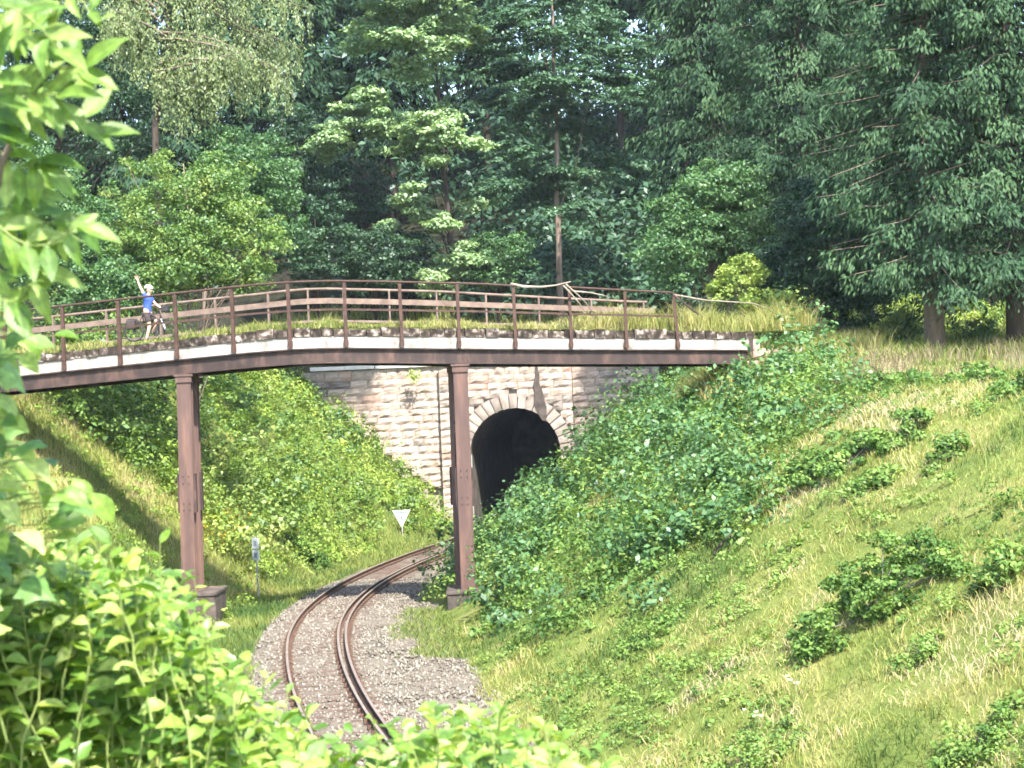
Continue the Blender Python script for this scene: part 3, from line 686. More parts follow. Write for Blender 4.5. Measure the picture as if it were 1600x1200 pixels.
def lobe(px, py, Y, rx, rz, ry=None, share=1): return (A(px, py, Y), (m2(rx, Y), ry or m2(rx, Y), m2(rz, Y)), share)
broadleaf('hazel_bush', gbase(300, 67), 'big rounded hazel behind the left half of the bridge railing, right flank yellow-green',
          [lobe(270, 340, 67, 120, 115, 2.4, 2), lobe(365, 385, 67, 90, 85, 2.2, 1.3), lobe(240, 420, 66, 110, 70, 2.2, 1.2), lobe(330, 290, 68, 70, 50, 1.6, .5)], M['l_hazel'], 'bark', .125, 440, 95, (.3, .6), .6, .08, 21, cat='shrub')
broadleaf('leafy_shrub', gbase(40, 66), 'grey-green leafy shrub behind the cyclist at the left edge',
          [lobe(95, 380, 65, 95, 110, 2, 2), lobe(50, 300, 65, 80, 80, 2, 1), lobe(150, 450, 64, 90, 50, 1.6, 1)], M['l_mid'], 'bark', .12, 300, 90, (.28, .55), .6, .07, 22, cat='shrub', tmean=.62)
broadleaf('young_maple', gbase(300, 77), 'mid-green young tree right of the birch strands above the hazel',
          [lobe(390, 262, 76, 75, 62, 2, 1.4), lobe(430, 330, 76, 45, 60, 1.6, 1), lobe(350, 225, 77, 60, 35, 1.6, .6)], M['l_mid'], 'bark', .13, 150, 95, (.35, .65), .5, .1, 23)
broadleaf('understory_tree', gbase(90, 84), 'dark leafy tree at the far top left behind the birch',
          [lobe(110, 60, 84, 120, 90, 3, 1), lobe(190, 180, 84, 90, 90, 3, 1), lobe(40, 180, 82, 90, 80, 3, 1)], M['l_dark'], 'barkd', .17, 190, 95, (.5, .95), .4, .2, 24)
# beech with light sprays in the middle
bsp = [(640, 20, 70, 16), (575, 40, 45, 12), (700, 38, 55, 14), (620, 60, 75, 14), (690, 80, 45, 12), (745, 60, 25, 12), (560, 70, 30, 10), (640, 105, 36, 12), (700, -15, 80, 18), (600, -20, 80, 18),
       (560, 178, 62, 13), (600, 195, 80, 14), (525, 215, 45, 12), (660, 200, 60, 13), (690, 212, 45, 12), (505, 240, 30, 9), (640, 228, 50, 10), (700, 190, 16, 24), (585, 150, 28, 10), (735, 225, 30, 8),
       (632, 318, 32, 14), (655, 335, 30, 12), (605, 350, 16, 8), (690, 345, 40, 10), (640, 295, 18, 10), (735, 325, 26, 8), (690, 425, 36, 18), (720, 405, 42, 14), (670, 440, 20, 12), (680, 250, 30, 8)]
broadleaf('beech_tree', gbase(722, 101), 'beech with layered light green sprays above the middle of the bridge',
          [lobe(x, y, 99 - (i % 5) * .7, a, b * 1.9, m2(a, 99) * .8, a * b / 500) for i, (x, y, a, b) in enumerate(bsp)], M['l_beech'], 'barkd', .25, 640, 95, (.4, .8), .36, .17, 31, top=at(720, -40, 101).z, jitter=.4, updir=1.1, shell=.1, tmean=.6, limbs=14)
# dark layered beech / fir in the centre
dsp = [(800, 30, 70, 25), (860, 60, 70, 20), (930, 40, 60, 25), (800, 110, 60, 20), (880, 130, 80, 20), (960, 120, 70, 20), (830, 170, 70, 18), (900, 200, 60, 16), (990, 150, 70, 18), (810, 240, 60, 18), (870, 270, 70, 18), (840, 310, 60, 18), (890, 330, 50, 14), (930, 280, 50, 14), (1000, 262, 60, 12), (960, 250, 40, 10), (780, 290, 40, 16), (960, 80, 80, 18), (770, 150, 40, 20), (850, 0, 90, 20), (770, 70, 40, 20)]
broadleaf('hemlock_tree', gbase(879, 103), 'dark layered tree with a bare brown lower trunk behind the bridge, right of the beech',
          [lobe(x, y, 99.8 + (i % 4) * 1.2, a, b * 1.3, m2(a, 99), a * b / 900) for i, (x, y, a, b) in enumerate(dsp)], M['l_darkb'], 'bark', .22, 470, 95, (.5, .95), .22, .2, 32, top=at(879, -40, 103).z, jitter=.4, updir=1.1, shell=.2, droop=.25, tmean=.62, limbs=4)
# dark shrubs behind the deck
for i, (x, y, Y, a, b, mt, lb, tm) in enumerate([
    (500, 370, 92, 70, 85, 'l_dark', 'dark evergreen shrub behind the railing between hazel and beech', .6), (590, 400, 95, 70, 55, 'l_dark', 'low dark shrub left of the beech trunk behind the railing', .55),
    (780, 400, 99, 55, 45, 'l_mid', 'rounded mid-green shrub between the beech trunk and the bare brown trunk', .4), (545, 300, 104, 90, 60, 'l_dark', 'shaded dark tree in the gap left of the beech sprays', .45),
    (455, 245, 100, 60, 110, 'l_dark', 'tall dark tree just right of the birch strands', .5), (640, 400, 104, 60, 60, 'l_dark', 'dark shrub directly left of the beech trunk', .35)]):
    broadleaf('dark_shrub', gbase(x, max(Y, 99.6)), lb, [lobe(x, y, Y, a, b, m2(a, Y), 1), lobe(x - a * .3, y + b * .5, Y - .6, a * .8, b * .6, m2(a, Y), .7)], M[mt], 'barkd', .17, 110, 90, (.4, .8), .35, .1, 40 + i, cat='shrub', tmean=tm, jitter=.45)
# tall forest behind: spruces one can count
sp0 = spruce('forest_spruce', gbase(470, 118), 'dark spruce behind the birch, left of the beech', 30, 5.5, 3.8, 'l_spruce', seed=51, n_br=150, per=120, tuft=(.5, .16), trunk_r=.3, hang=.9)
sp1 = spruce('forest_spruce', gbase(905, 138), 'thin dark spruce trunk seen above the dark bank, left of a pair', 28, 13, 3.4, 'l_spruce', seed=52, n_br=110, per=100, tuft=(.55, .18), trunk_r=.25, hang=.9)
for i, (px, Y, src, sc, lb) in enumerate([
    (540, 124, sp0, 1.0, 'second dark spruce left of the beech'), (625, 120, sp0, 1.05, 'tall spruce directly behind the beech sprays'), (700, 132, sp1, 1.1, 'spruce right behind the beech trunk'), (775, 126, sp0, 1.0, 'spruce between the beech and the bare brown trunk'),
    (840, 142, sp1, 1.15, 'far spruce over the bare brown trunk'), (932, 139, sp1, 1.05, 'thin dark trunk, right one of the pair above the dark bank'), (985, 128, sp1, .95, 'spruce below the sky gap'), (1036, 130, sp1, .92, 'thick dark trunk right of the pair, under the sky gap'),
    (1085, 118, sp0, 1.0, 'dark spruce right of the sky gap'), (1160, 124, sp0, 1.1, 'tall spruce behind the right hand conifers'), (400, 116, sp0, 1.1, 'spruce behind the birch crown'), (310, 112, sp0, 1.0, 'spruce hidden mostly by the hanging birch'), (200, 108, sp0, 1.05, 'leftmost tall spruce above the birch'), (90, 112, sp0, 1.1, 'spruce behind the ash branch at the left edge'),
    (585, 150, sp1, 1.1, 'far thin spruce in the left of the wood'), (665, 155, sp1, 1.0, 'far thin spruce behind the beech'), (1250, 112, sp0, 1.1, 'far spruce behind the big right conifers'), (1350, 106, sp0, 1.1, 'far spruce at the right behind the conifers')]):
    c = copy_thing(src, gbase(px, Y), i * 1.3, (1, 1, sc), lb)
# right side
broadleaf('hornbeam_tree', gbase(1110, 74), 'fresh green broadleaf tree behind the right bridge end',
          [lobe(1105, 350, 74, 95, 80, 2.2, 2), lobe(1060, 400, 73, 65, 55, 1.8, 1), lobe(1130, 290, 74, 70, 45, 2, 1), lobe(1180, 370, 74, 60, 80, 2, 1)], M['l_mid'], 'bark', .145, 320, 95, (.35, .65), .45, .1, 61, tmean=.66)
broadleaf('elder_bush', gbase(1165, 67), 'bright yellow-green bush at the right end of the railing',
          [lobe(1160, 432, 67, 45, 32, 1.1, 1.2), lobe(1200, 470, 66.5, 50, 26, 1.2, 1), lobe(1125, 455, 67, 26, 20, .8, .5)], M['l_yellow'], 'bark', .12, 90, 85, (.22, .42), .55, .06, 62, cat='shrub')
broadleaf('yew_tree', gbase(1300, 67), 'very dark dense tree with leaves hanging to the ground, right of the bridge end',
          [lobe(1290, 400, 67, 95, 85, 2, 2), lobe(1330, 480, 66.5, 50, 70, 1.4, 1.2), lobe(1230, 430, 68, 50, 60, 1.5, .8), lobe(1270, 330, 68, 70, 60, 2, 1)], M['l_dark'], 'barkd', .13, 320, 95, (.3, .6), .5, .13, 63, jitter=.5, tmean=.42)
broadleaf('green_shrub', gbase(1405, 66), 'bright green shrub left of the thick brown trunk at right', [lobe(1405, 520, 66, 40, 36, .9, 1)], M['l_hazel'], 'bark', .11, 46, 80, (.22, .4), .6, .05, 64, cat='shrub', tmean=.7)
broadleaf('green_shrub', gbase(1530, 64), 'leafy shrub between the two thick trunks at right', [lobe(1530, 535, 64, 55, 34, 1, 1)], M['l_mid'], 'bark', .1, 60, 80, (.22, .4), .6, .05, 65, cat='shrub', tmean=.6)
broadleaf('green_shrub', gbase(1290, 64), 'low light green shrub at the foot of the dark dense tree', [lobe(1270, 548, 63.5, 60, 26, .9, 1), lobe(1225, 520, 64, 40, 22, .9, .6)], M['l_hazel'], 'bark', .1, 70, 80, (.2, .38), .6, .05, 66, cat='shrub', tmean=.5)
for i_, (x_, y_, Y_, a_, b_, lb_) in enumerate([(1425, 500, 73, 45, 40, 'sunlit shrub behind the thick brown trunk, on its left'), (1515, 500, 72, 50, 45, 'sunlit shrub behind the trunks, between them'), (1580, 505, 72, 45, 45, 'sunlit shrub behind the trunk at the right edge'), (1345, 500, 74, 40, 50, 'light shrub seen through gaps under the dark dense tree')]):
    broadleaf('sunny_shrub', gbase(x_, Y_), lb_, [lobe(x_, y_, Y_, a_, b_, 1.1, 1), lobe(x_ - 10, y_ + 35, Y_, a_, b_ * .6, 1.1, .7)], M['l_yellow'], 'bark', .12, 60, 80, (.25, .45), .6, .05, 160 + i_, cat='shrub', tmean=.45)
big = dict(per=250, tuft=(.24, .07), hang=.8)
spruce('norway_spruce', gbase(1462, 62), 'big drooping spruce with the thick brown trunk standing on the grass bank', 27, 2.7, 4.4, 'l_spruce2', 'bark', 71, 190, droop=.42, trunk_r=.3, zmax=19, prof=.6, **big)
spruce('norway_spruce', gbase(1592, 61), 'big spruce cut by the right picture edge, dark trunk at its foot', 26, 2.2, 4.2, 'l_spruce2', 'barkd', 72, 180, droop=.42, trunk_r=.32, zmax=18, prof=.6, **big)
spruce('norway_spruce', gbase(1265, 76), 'tall hanging spruce above the dark dense tree', 30, 3.2, 4.6, 'l_spruce2', 'barkd', 73, 190, droop=.5, trunk_r=.34, zmax=20, prof=.6, **big)
spruce('norway_spruce', gbase(1130, 88), 'tall spruce above the fresh green broadleaf tree', 30, 8, 4.0, 'l_spruce2', 'barkd', 74, 150, droop=.5, trunk_r=.32, zmax=24, prof=.6, per=190, tuft=(.32, .09), hang=.9)
spruce('norway_spruce', gbase(1390, 80), 'tall spruce between the two frontmost right conifers, farther back', 31, 2.6, 4.6, 'l_spruce2', 'barkd', 75, 170, droop=.45, trunk_r=.34, zmax=22, prof=.6, per=190, tuft=(.32, .09), hang=.9)
spruce('norway_spruce', gbase(1540, 78), 'tall spruce in the top right corner, farther back', 31, 2.6, 4.6, 'l_spruce2', 'barkd', 76, 160, droop=.45, trunk_r=.34, zmax=22, prof=.6, per=170, tuft=(.32, .09), hang=.9)

# ------------------------------------------------------------------ far wood that reads as one mass
r = np.random.default_rng(90); k = 1500
cY = r.uniform(106, 168, k); cpx = r.uniform(-80, 1680, k); cXw = np.array([at(a, 400, b).x for a, b in zip(cpx, cY)]); gzz = ground(cXw, cY)
hh = np.where(r.random(k) < .4, r.uniform(.2, 2.5, k), r.uniform(4, 23, k))
pyy = 614 - (gzz + hh - 6.1) / cY * F
open_ = ((cpx > 890) & (cpx < 1060) & (pyy > 165) & (pyy < 235)) | ((cpx > 975) & (cpx < 1070) & (pyy < 65) & (pyy > -20))
cent = np.stack([cXw, cY, gzz + hh], -1)[~open_]
k2 = 480; y2 = r.uniform(104, 143, k2); p2 = r.uniform(740, 1090, k2); x2 = (p2 - 800) / F * y2; z2 = ground(x2, y2) + r.uniform(.1, 2.0, k2); ok2 = y2 > 0
k3 = 460; y3 = r.uniform(125, 166, k3); p3 = r.uniform(480, 1090, k3); q3 = r.uniform(-30, 185, k3); ok3 = ~((p3 > 985) & (p3 < 1062) & (q3 > 5) & (q3 < 62))
c3 = np.array([A(a_, b_, c_) for a_, b_, c_ in zip(p3, q3, y3)])[ok3]
cent = np.concatenate([cent, np.stack([x2, y2, z2], -1)[ok2], c3])
C, D, Nn = cluster_leaves(cent, r.uniform(1.2, 2.6, len(cent)), 42, r, 1., .45, .4)
ln = .52 * r.uniform(.6, 1.3, len(C)); tint = np.clip(np.repeat(r.normal(.38, .18, len(cent)), 42) + r.normal(0, .12, len(C)), 0, 1)
o = foliage('far_wood', C, D, Nn, ln, ln * .5, tint, M['l_darkb'], None, (0, 0, 0), 'stuff'); tag(o, 'dense dark wood filling the hillside behind the bridge', 'wood')

# ------------------------------------------------------------------ thickets on the banks
def thicket(name, label, X, Y, rad, hgt, per, leaf, mat, seed, tm=.5):
    r = np.random.default_rng(seed); k = len(X); Z = ground(X, Y)
    # each mound is a dome of small leaf clumps, so that it is lumpy and has dark gaps
    sub = max(3, per // 15); per = sub * 15; sd_ = rdir(k * sub, r); sd_[:, 2] = np.abs(sd_[:, 2]) * .9 + .1; sd_ = unit(sd_); srho = r.uniform(.55, 1.08, k * sub)
    sc_ = sd_ * srho[:, None] * np.repeat(np.stack([rad, rad, hgt], -1), sub, 0) + np.repeat(np.stack([X, Y, Z], -1), sub, 0)
    srad = np.repeat(.36 * np.minimum(rad, 1.1) + .06, sub) * r.uniform(.7, 1.25, k * sub)
    d = rdir(k * per, r); C = np.repeat(sc_, 15, 0) + d * (r.random(k * per) ** .4 * np.repeat(srad, 15))[:, None] * np.array([1, 1, .75])
    d = d * .8 + np.repeat(sd_, 15, 0) * .6
    C[:, 2] = np.maximum(C[:, 2], ground(C[:, 0], C[:, 1]) + .04)
    Nn = unit(d * .7 + np.array([0, 0, .6]) + r.normal(0, .5, C.shape)); D = unit(np.cross(Nn, rdir(len(C), r)) + np.array([0, 0, -.1]))
    ct = np.clip(tm + (fbm(X * .4, Y * .4, seed) - .5) * 1.1 + r.normal(0, .1, k), 0, 1)
    tint = np.clip(np.repeat(ct, per) + np.repeat(r.normal(0, .1, k * sub), 15) + r.normal(0, .1, len(C)), 0, 1); ln = leaf * r.uniform(.6, 1.4, len(C)) * np.repeat(r.uniform(.75, 1.25, k), per)
    o = foliage(name, C, D, Nn, ln, ln * .66, tint, mat, None, (0, 0, 0), 'stuff'); return tag(o, label, 'thicket')
r = np.random.default_rng(5)
# right bank beyond the open grass
k = 2300; Y = r.uniform(42, 96.3, k); u = r.uniform(1.9, 17, k); X = trackx(Y) + u
frr = np.interp(Y, [0, 50, 58, 75, 97], [3.9, 4.0, 3.2, 2.4, 2.2]); ep = [gpt(*q_) for q_ in ((748, 1005), (850, 965), (960, 920), (1080, 860), (1180, 790), (1260, 715), (1310, 640), (1340, 600))]; edge = np.interp(X, [e_.x for e_ in ep], [e_.y for e_ in ep]) - 2.2 + 2.4 * (fbm(u * .5, Y * .3, 31) - .5) * 2
ok_ = (u > frr - .1) & (Y > edge) & (X < ep[-1].x + .04 * (Y - 50))
ok_ &= r.random(k) < np.where(Y > 70, .75, np.clip((Y - edge) / 5, .5, .85))
ok_ &= ~((Y > 50) & (Y < 58.7) & (X < -1.0)); ok_ &= ~((Y > 56.5) & (Y < 65) & (ground(X, Y) > 5.7) & (X < 8.4))
X, Y, u = X[ok_], Y[ok_], u[ok_]
rad = r.uniform(.35, .85, len(X)); tall = r.random(len(X)) < .36; rad[tall] *= 1.6; hg = rad * r.uniform(.7, 1.3, len(X)) * np.where(tall, 1.45, .8) * np.interp(Y, [45, 55, 66], [.75, 1.15, 1.5]); sm_ = (u - np.interp(Y, [50, 58, 75], [4, 3.3, 2.5])) < .8; rad[sm_] *= .65; hg[sm_] *= .75
nb_ = (X < 8.7) & (X > 2) & (Y > 55.5) & (Y < 66) & (ground(X, Y) > 4.4); hg = np.where(nb_, np.minimum(hg, .45), hg); rad = np.where(nb_, np.minimum(rad, .6), rad)
pxc = 800 + X / Y * F; lim_y = np.interp(pxc, [700, 740, 770, 800, 830, 860, 890, 920], [815, 808, 790, 765, 735, 702, 675, 640]); yh_ = 628 - .04 * (pxc - 800)
top_z = 6.1 - (lim_y - yh_) / F * Y; cap_ = np.where((pxc > 700) & (pxc < 915) & (Y > 55), np.maximum(.22, (top_z - ground(X, Y)) / 1.25), 9); hg = np.minimum(hg, cap_); rad = np.where(cap_ < .5, np.minimum(rad, .5), rad)
print('right clumps', len(X))
o2 = tall & (r.random(len(X)) < .55)
thicket('hazel_scrub', 'taller darker scrub standing out of the brambles on the right bank', X[o2], Y[o2], rad[o2], hg[o2] * 1.15, 190, .16, M['l_mid'], 16, .55)
X, Y, rad, hg = X[~o2], Y[~o2], rad[~o2], hg[~o2]
thicket('bramble_thicket', 'dense green bramble thicket covering the right bank up to the tunnel mouth', X, Y, rad, hg, 130, .115, M['l_bramble'], 6, .5)
# left bank
k = 1250; Y = r.uniform(58, 97.2, k); u = -r.uniform(2.6, 15, k); X = trackx(Y) + u
fll = np.interp(Y, [0, 56, 75, 90, 97], [4, 4.1, 3.7, 3.4, 3.1]); edge = 66 - np.clip(-u - 6.5, 0, 8) * .8 + 6 * (fbm(u * .5, Y * .2, 33) - .5)
sg = gpt(629, 838); ok_ = (-u > fll - .2) & (Y > edge) & (r.random(k) < .8) & ~((np.abs(X - sg.x + .02 * (Y - sg.y)) < 1.2) & (Y < sg.y + .6)); X, Y, u = X[ok_], Y[ok_], u[ok_]
rad = r.uniform(.4, .9, len(X)); tall = r.random(len(X)) < .38; rad[tall] *= 1.7; hg = rad * r.uniform(.7, 1.3, len(X)) * np.where(tall, 1.45, .85) * 1; hg = np.where(Y > 84, np.minimum(hg, np.interp(-u, [4, 7, 9], [1.4, 1.0, .4])), hg); hg = hg * np.interp(-u, [3, 5, 8], [.7, 1.3, 2.2])
print('left clumps', len(X))
o2 = tall & (r.random(len(X)) < .5)
thicket('hazel_scrub', 'taller mid-green scrub standing out of the brambles on the left bank', X[o2], Y[o2], rad[o2], hg[o2] * 1.15, 200, .17, M['l_hazel'], 17, .5)
X, Y, rad, hg = X[~o2], Y[~o2], rad[~o2], hg[~o2]
thicket('bramble_thicket', 'sunlit yellow-green bramble thicket on the left bank beside the portal', X, Y, rad, hg, 150, .12, M['l_bramblel'], 7, .5)

# ------------------------------------------------------------------ grass
def grass(name, label, X, Y, h, wd, tint, seed, Z=None, lean=.35, mat='l_grass'):
    r = np.random.default_rng(seed); n = len(X); Z = ground(X, Y) if Z is None else Z
    a = r.uniform(0, 6.283, n); wv = np.stack([np.cos(a), np.sin(a), np.zeros(n)], -1) * (wd / 2)[:, None]
    b = r.uniform(0, 6.283, n); ld = np.stack([np.cos(b), np.sin(b), np.zeros(n)], -1) * (h * r.uniform(.1, 1, n) * lean * 1.6)[:, None]
    P = np.stack([X, Y, Z - .03], -1); up = np.zeros((n, 3)); up[:, 2] = h
    m_ = P + up * .55 + ld * .3; t = P + up * (.95 - .15 * lean) + ld
    V = np.stack([P - wv, P + wv, m_ + wv * .8, m_ - wv * .8, t], 1).reshape(-1, 3)
    f = np.array([(0, 1, 2), (0, 2, 3), (3, 2, 4)])[None] + (np.arange(n) * 5)[:, None, None]
    o = link(name, np_mesh(name, V, f.reshape(-1, 3), np.repeat(tint, 5)), M[mat]); return tag(o, label, 'grass', kind='stuff')
r = np.random.default_rng(12)
# right bank: rank meadow grass, straw-coloured in patches
n = 132000; Y = 20 + 42 * r.random(n) ** 1.35; u = r.uniform(3.0, 19, n); X = trackx(Y) + u
ok_ = (u > np.interp(Y, [0, 44, 50, 58], [3.3, 3.4, 3.7, 3.3]) + .5 * (vn(Y * .9, Y * .4, 8) - .3)) & (X < .29 * Y + 2.5) & ~((Y > 53) & (u < 7))
X, Y, u = X[ok_], Y[ok_], u[ok_]; n = len(X)
pa = fbm((X + Y * .2) * .3, (Y - X * .25) * .36, 41, 4); pb = fbm(X * .9, Y * .9, 43, 3)
tint = np.clip(.42 + (pa - .5) * 2.3 + (pb - .5) * 1.1 + r.normal(0, .1, n) + np.where(r.random(n) < .1, .25, 0), 0, 1)
h = (.06 + .27 * fbm(X * .7, Y * .7, 45, 4) ** 1.5 * 1.5) * r.uniform(.5, 1.25, n) + np.where(r.random(n) < .03, .2, 0)
ga, gb = gpt(1190, 955), gpt(1490, 760); ab_ = np.array([gb.x - ga.x, gb.y - ga.y]); tq = np.clip(((X - ga.x) * ab_[0] + (Y - ga.y) * ab_[1]) / (ab_ ** 2).sum(), 0, 1)
dm = np.hypot(X - ga.x - tq * ab_[0], Y - ga.y - tq * ab_[1]) + (fbm(X * .8, Y * .8, 47) - .5) * 1.6; mossy = np.clip(1.2 - dm, 0, 1); tint = tint * (1 - mossy) + mossy * np.clip(.5 + r.normal(0, .07, n), 0, 1); h = h * (1 - .45 * mossy)
for q_ in ((1560, 965), (1400, 1065), (1260, 1000)):
    gq = gpt(*q_); dq = np.hypot(X - gq.x, (Y - gq.y) * .7) + (fbm(X * .9, Y * .9, 48) - .5) * 1.8; dry = np.clip(1.3 - dq, 0, 1) * .8; tint = tint * (1 - dry) + dry * np.clip(.9 + r.normal(0, .08, n), 0, 1)
print('right grass', n)
grass('meadow_grass', 'rank green and straw-coloured grass on the right bank', X, Y, h, np.interp(Y, [20, 60], [.011, .028]), tint, 13, lean=.8)
# broad low weeds between the grass
# left bank and verge
n = 70000; Y = 33 + 40 * r.random(n); u = -r.uniform(1.6, 13, n); X = trackx(Y) + u; ok_ = (X > -.3 * Y - 1) & (-u > np.interp(Y, [34, 41, 46, 72], [2.2, 1.7, 1.0, 1.0]) + .5 * vn(Y * .8, Y * .3, 3))
X, Y, u = X[ok_], Y[ok_], u[ok_]; n = len(X)
pa = fbm(X * .35, Y * .35, 51, 3); vg = np.clip((4.2 + u) / 1.5, 0, 1)
tint = np.clip(.42 + (pa - .5) * 1.2 - .22 * vg + r.normal(0, .1, n), 0, 1); h = (.22 + .4 * fbm(X * .5, Y * .5, 55)) * r.uniform(.5, 1.2, n) * (1 - .35 * vg)
grass('bank_grass', 'tall yellowish grass on the left bank and verge', X, Y, h, np.interp(Y, [33, 70], [.016, .03]), tint, 14, Z=np.where(-u < 2.0, np.maximum(ground(X, Y), zgrad(Y) - .1), ground(X, Y)), lean=.5)
n = 15000; Y = r.uniform(68, 97, n); u = -r.uniform(1.25, 5.5, n); X = trackx(Y) + u
grass('verge_grass', 'bright short grass on the left verge between track and portal', X, Y, r.uniform(.1, .42, n), np.full(n, .035), np.clip(r.normal(.3, .13, n), 0, 1), 20, lean=.5)
# weeds on the ballast edge right of the track
n = 7000; Y = r.uniform(47.5, 58, n); u = r.uniform(1.9, 4.1, n); ok_ = (fbm(u * .6 + 5, Y * .35, 21) > .5); Y, u = Y[ok_], u[ok_]; X = trackx(Y) + u
grass('trackside_weeds', 'low green weeds growing through the ballast right of the track', X, Y, r.uniform(.08, .3, len(X)), np.full(len(X), .022), np.clip(r.normal(.25, .15, len(X)), 0, 1), 15, Z=-.12 + zgrad(Y), lean=.6)
# grass on the bridge deck
n = 19000; t = r.random(n); X = XA + (XB + 2.2 - XA) * t; sd = r.uniform(.25, BW - .2, n)
B = np.array([kerb(min(x, XB), s_) for x, s_ in zip(X, sd)]); B[:, 0] += np.maximum(0, X - XB)
wild = np.clip((X - pxx(840)) / 4, 0, 1) + .35 * (fbm(X * .5, sd * .5, 61) > .55)
h = (.3 + .5 * wild) * r.uniform(.4, 1.2, n) * np.where(np.abs(X - pxx(228)) < .9, .6, 1)
h *= .5 + vn(X * 1.3, sd, 63)
grass('deck_grass', 'yellow-green grass growing over the bridge deck', B[:, 0], B[:, 1], h, np.full(n, .024), np.clip(.55 + r.normal(0, .14, n) + (fbm(X * .4, sd, 62) - .5) * .6, 0, 1), 16, Z=B[:, 2] + .02, lean=.5)
# tall pale grass past the bridge end and behind the deck
n = 16000; X = r.uniform(pxx(1010), pxx(1170) + 4.5, n); Y = r.uniform(60.8, 68, n); ok_ = ground(X, Y) > 5.5; X, Y = X[ok_], Y[ok_]
grass('bank_top_grass', 'tall pale grass beside the right bridge end', X, Y, r.uniform(.35, 1.25, len(X)), np.full(len(X), .03), np.clip(r.normal(.55, .17, len(X)), 0, 1), 17, lean=.45)
n = 13000; px_ = r.uniform(430, 1010, n); Y = r.uniform(98.8, 106, n); X = (px_ - 800) / F * Y
grass('clearing_grass', 'pale weeds and grass on the ground above the tunnel', X, Y, r.uniform(.3, 1.1, n) * (.4 + vn(X * .6, Y * .6, 5)), np.full(n, .05), np.clip(r.normal(.4, .2, n), 0, 1), 18, lean=.5)
n = 14000; px_ = r.uniform(1180, 1700, n); Y = r.uniform(58, 78, n); X = (px_ - 800) / F * Y
grass('wood_edge_grass', 'shaded grass and weeds around the thick trunks at right', X, Y, r.uniform(.2, .7, n) * (.4 + vn(X * .6, Y * .6, 6)), np.full(n, .035), np.clip(r.normal(.35, .2, n), 0, 1), 19, lean=.5)

# ------------------------------------------------------------------ single bushes on the grass bank
def bush(px, py, w_, h_, label, seed, mat='l_bramble', leaf=.1, per=90, tm=.4, name='bramble_bush', flower=0):
    p = gpt(px, py + h_ * .35); Y = p.y; rx = m2(w_ / 2, Y); rz = m2(h_ / 2, Y)
    r = np.random.default_rng(seed); t = empty(name, p, label, 'bush')
    k = max(14, int(rx * rz * 75)); c = np.stack([r.uniform(-1, 1, k), r.uniform(-.8, .8, k)], -1); c = c[(c ** 2).sum(1) < 1]; k = len(c)
    X = p.x + c[:, 0] * rx; Yc = Y + c[:, 1] * min(rx, 1.3); Z = ground(X, Yc) + r.uniform(.05, 1, k) * rz * 1.15 * np.sqrt(np.maximum(.05, 1 - (c ** 2).sum(1)))
    cent = np.stack([X, Yc, Z], -1)
    C, D, Nn = cluster_leaves(cent, r.uniform(.14, .3, k), per, r, .8, .5, .6); tint = np.clip(np.repeat(r.normal(tm, .15, k), per) + r.normal(0, .14, len(C)), 0, 1)
    ln = leaf * r.uniform(.6, 1.35, len(C)); foliage('leaves', C, D, Nn, ln, ln * .7, tint, M[mat], t, p)['kind'] = 'stuff'
    m_ = MB()
    for i in range(min(k, 16)):
        m_.tube(curve_pts(p + Vector((r.uniform(-.3, .3) * rx, r.uniform(-.2, .2), -.1)), cent[i], .1 * rz, 5), [.014, .012, .01, .008, .005], 4, cap=False)
    m_.build('canes', M['deadgrey'], t)['kind'] = 'stuff'
    return t
bush(1370, 890, 270, 175, 'largest dark bramble bush in the middle of the sunny right bank', 101, tm=.4, leaf=.085)
bush(1478, 695, 70, 75, 'small round glossy bush high on the right bank, right of the ragged row', 102, tm=.42, leaf=.09)
bush(1415, 655, 80, 70, 'upper bush of the ragged row on the right bank', 103, tm=.5)
bush(1330, 705, 120, 60, 'dark lower bush of the ragged row on the right bank', 104, tm=.45)
bush(1362, 745, 80, 50, 'pale green bush just below the ragged row', 105, tm=.6)
bush(1575, 870, 100, 110, 'bush cut by the right picture edge, level with the largest bramble', 106, tm=.55)
bush(1180, 1165, 170, 80, 'low leafy bush at the bottom edge below the white flowers', 107, tm=.6, leaf=.075)
bush(1540, 1130, 150, 100, 'leafy weeds in the bottom right corner', 108, tm=.6, leaf=.075)
bush(1440, 1010, 90, 50, 'small weed clump below the largest bramble', 109, tm=.7, leaf=.075)
bush(1250, 745, 110, 50, 'bush beside the bare branch, at the edge of the thicket', 110, tm=.45)
bush(1010, 985, 90, 45, 'small green clump low on the right bank', 111, tm=.5, leaf=.08)
bush(1525, 585, 110, 60, 'grey-green bush on the crest right of the thick brown trunk', 115, tm=.3, leaf=.1)
bush(1595, 590, 90, 70, 'bush on the crest at the right picture edge', 116, tm=.35, leaf=.1)
bush(1400, 585, 110, 45, 'low bush on the crest left of the thick brown trunk', 117, tm=.35, leaf=.1)
bush(480, 860, 70, 60, 'dark small bush at the foot of the left bank by the track', 112, tm=.15, leaf=.1)
bush(225, 625, 110, 60, 'dark bush under the left part of the bridge beside the column', 113, tm=.2, leaf=.12)
bush(905, 615, 40, 75, 'dark ivy-like bush against the right wing of the portal', 114, 'l_dark', .13, tm=.5)

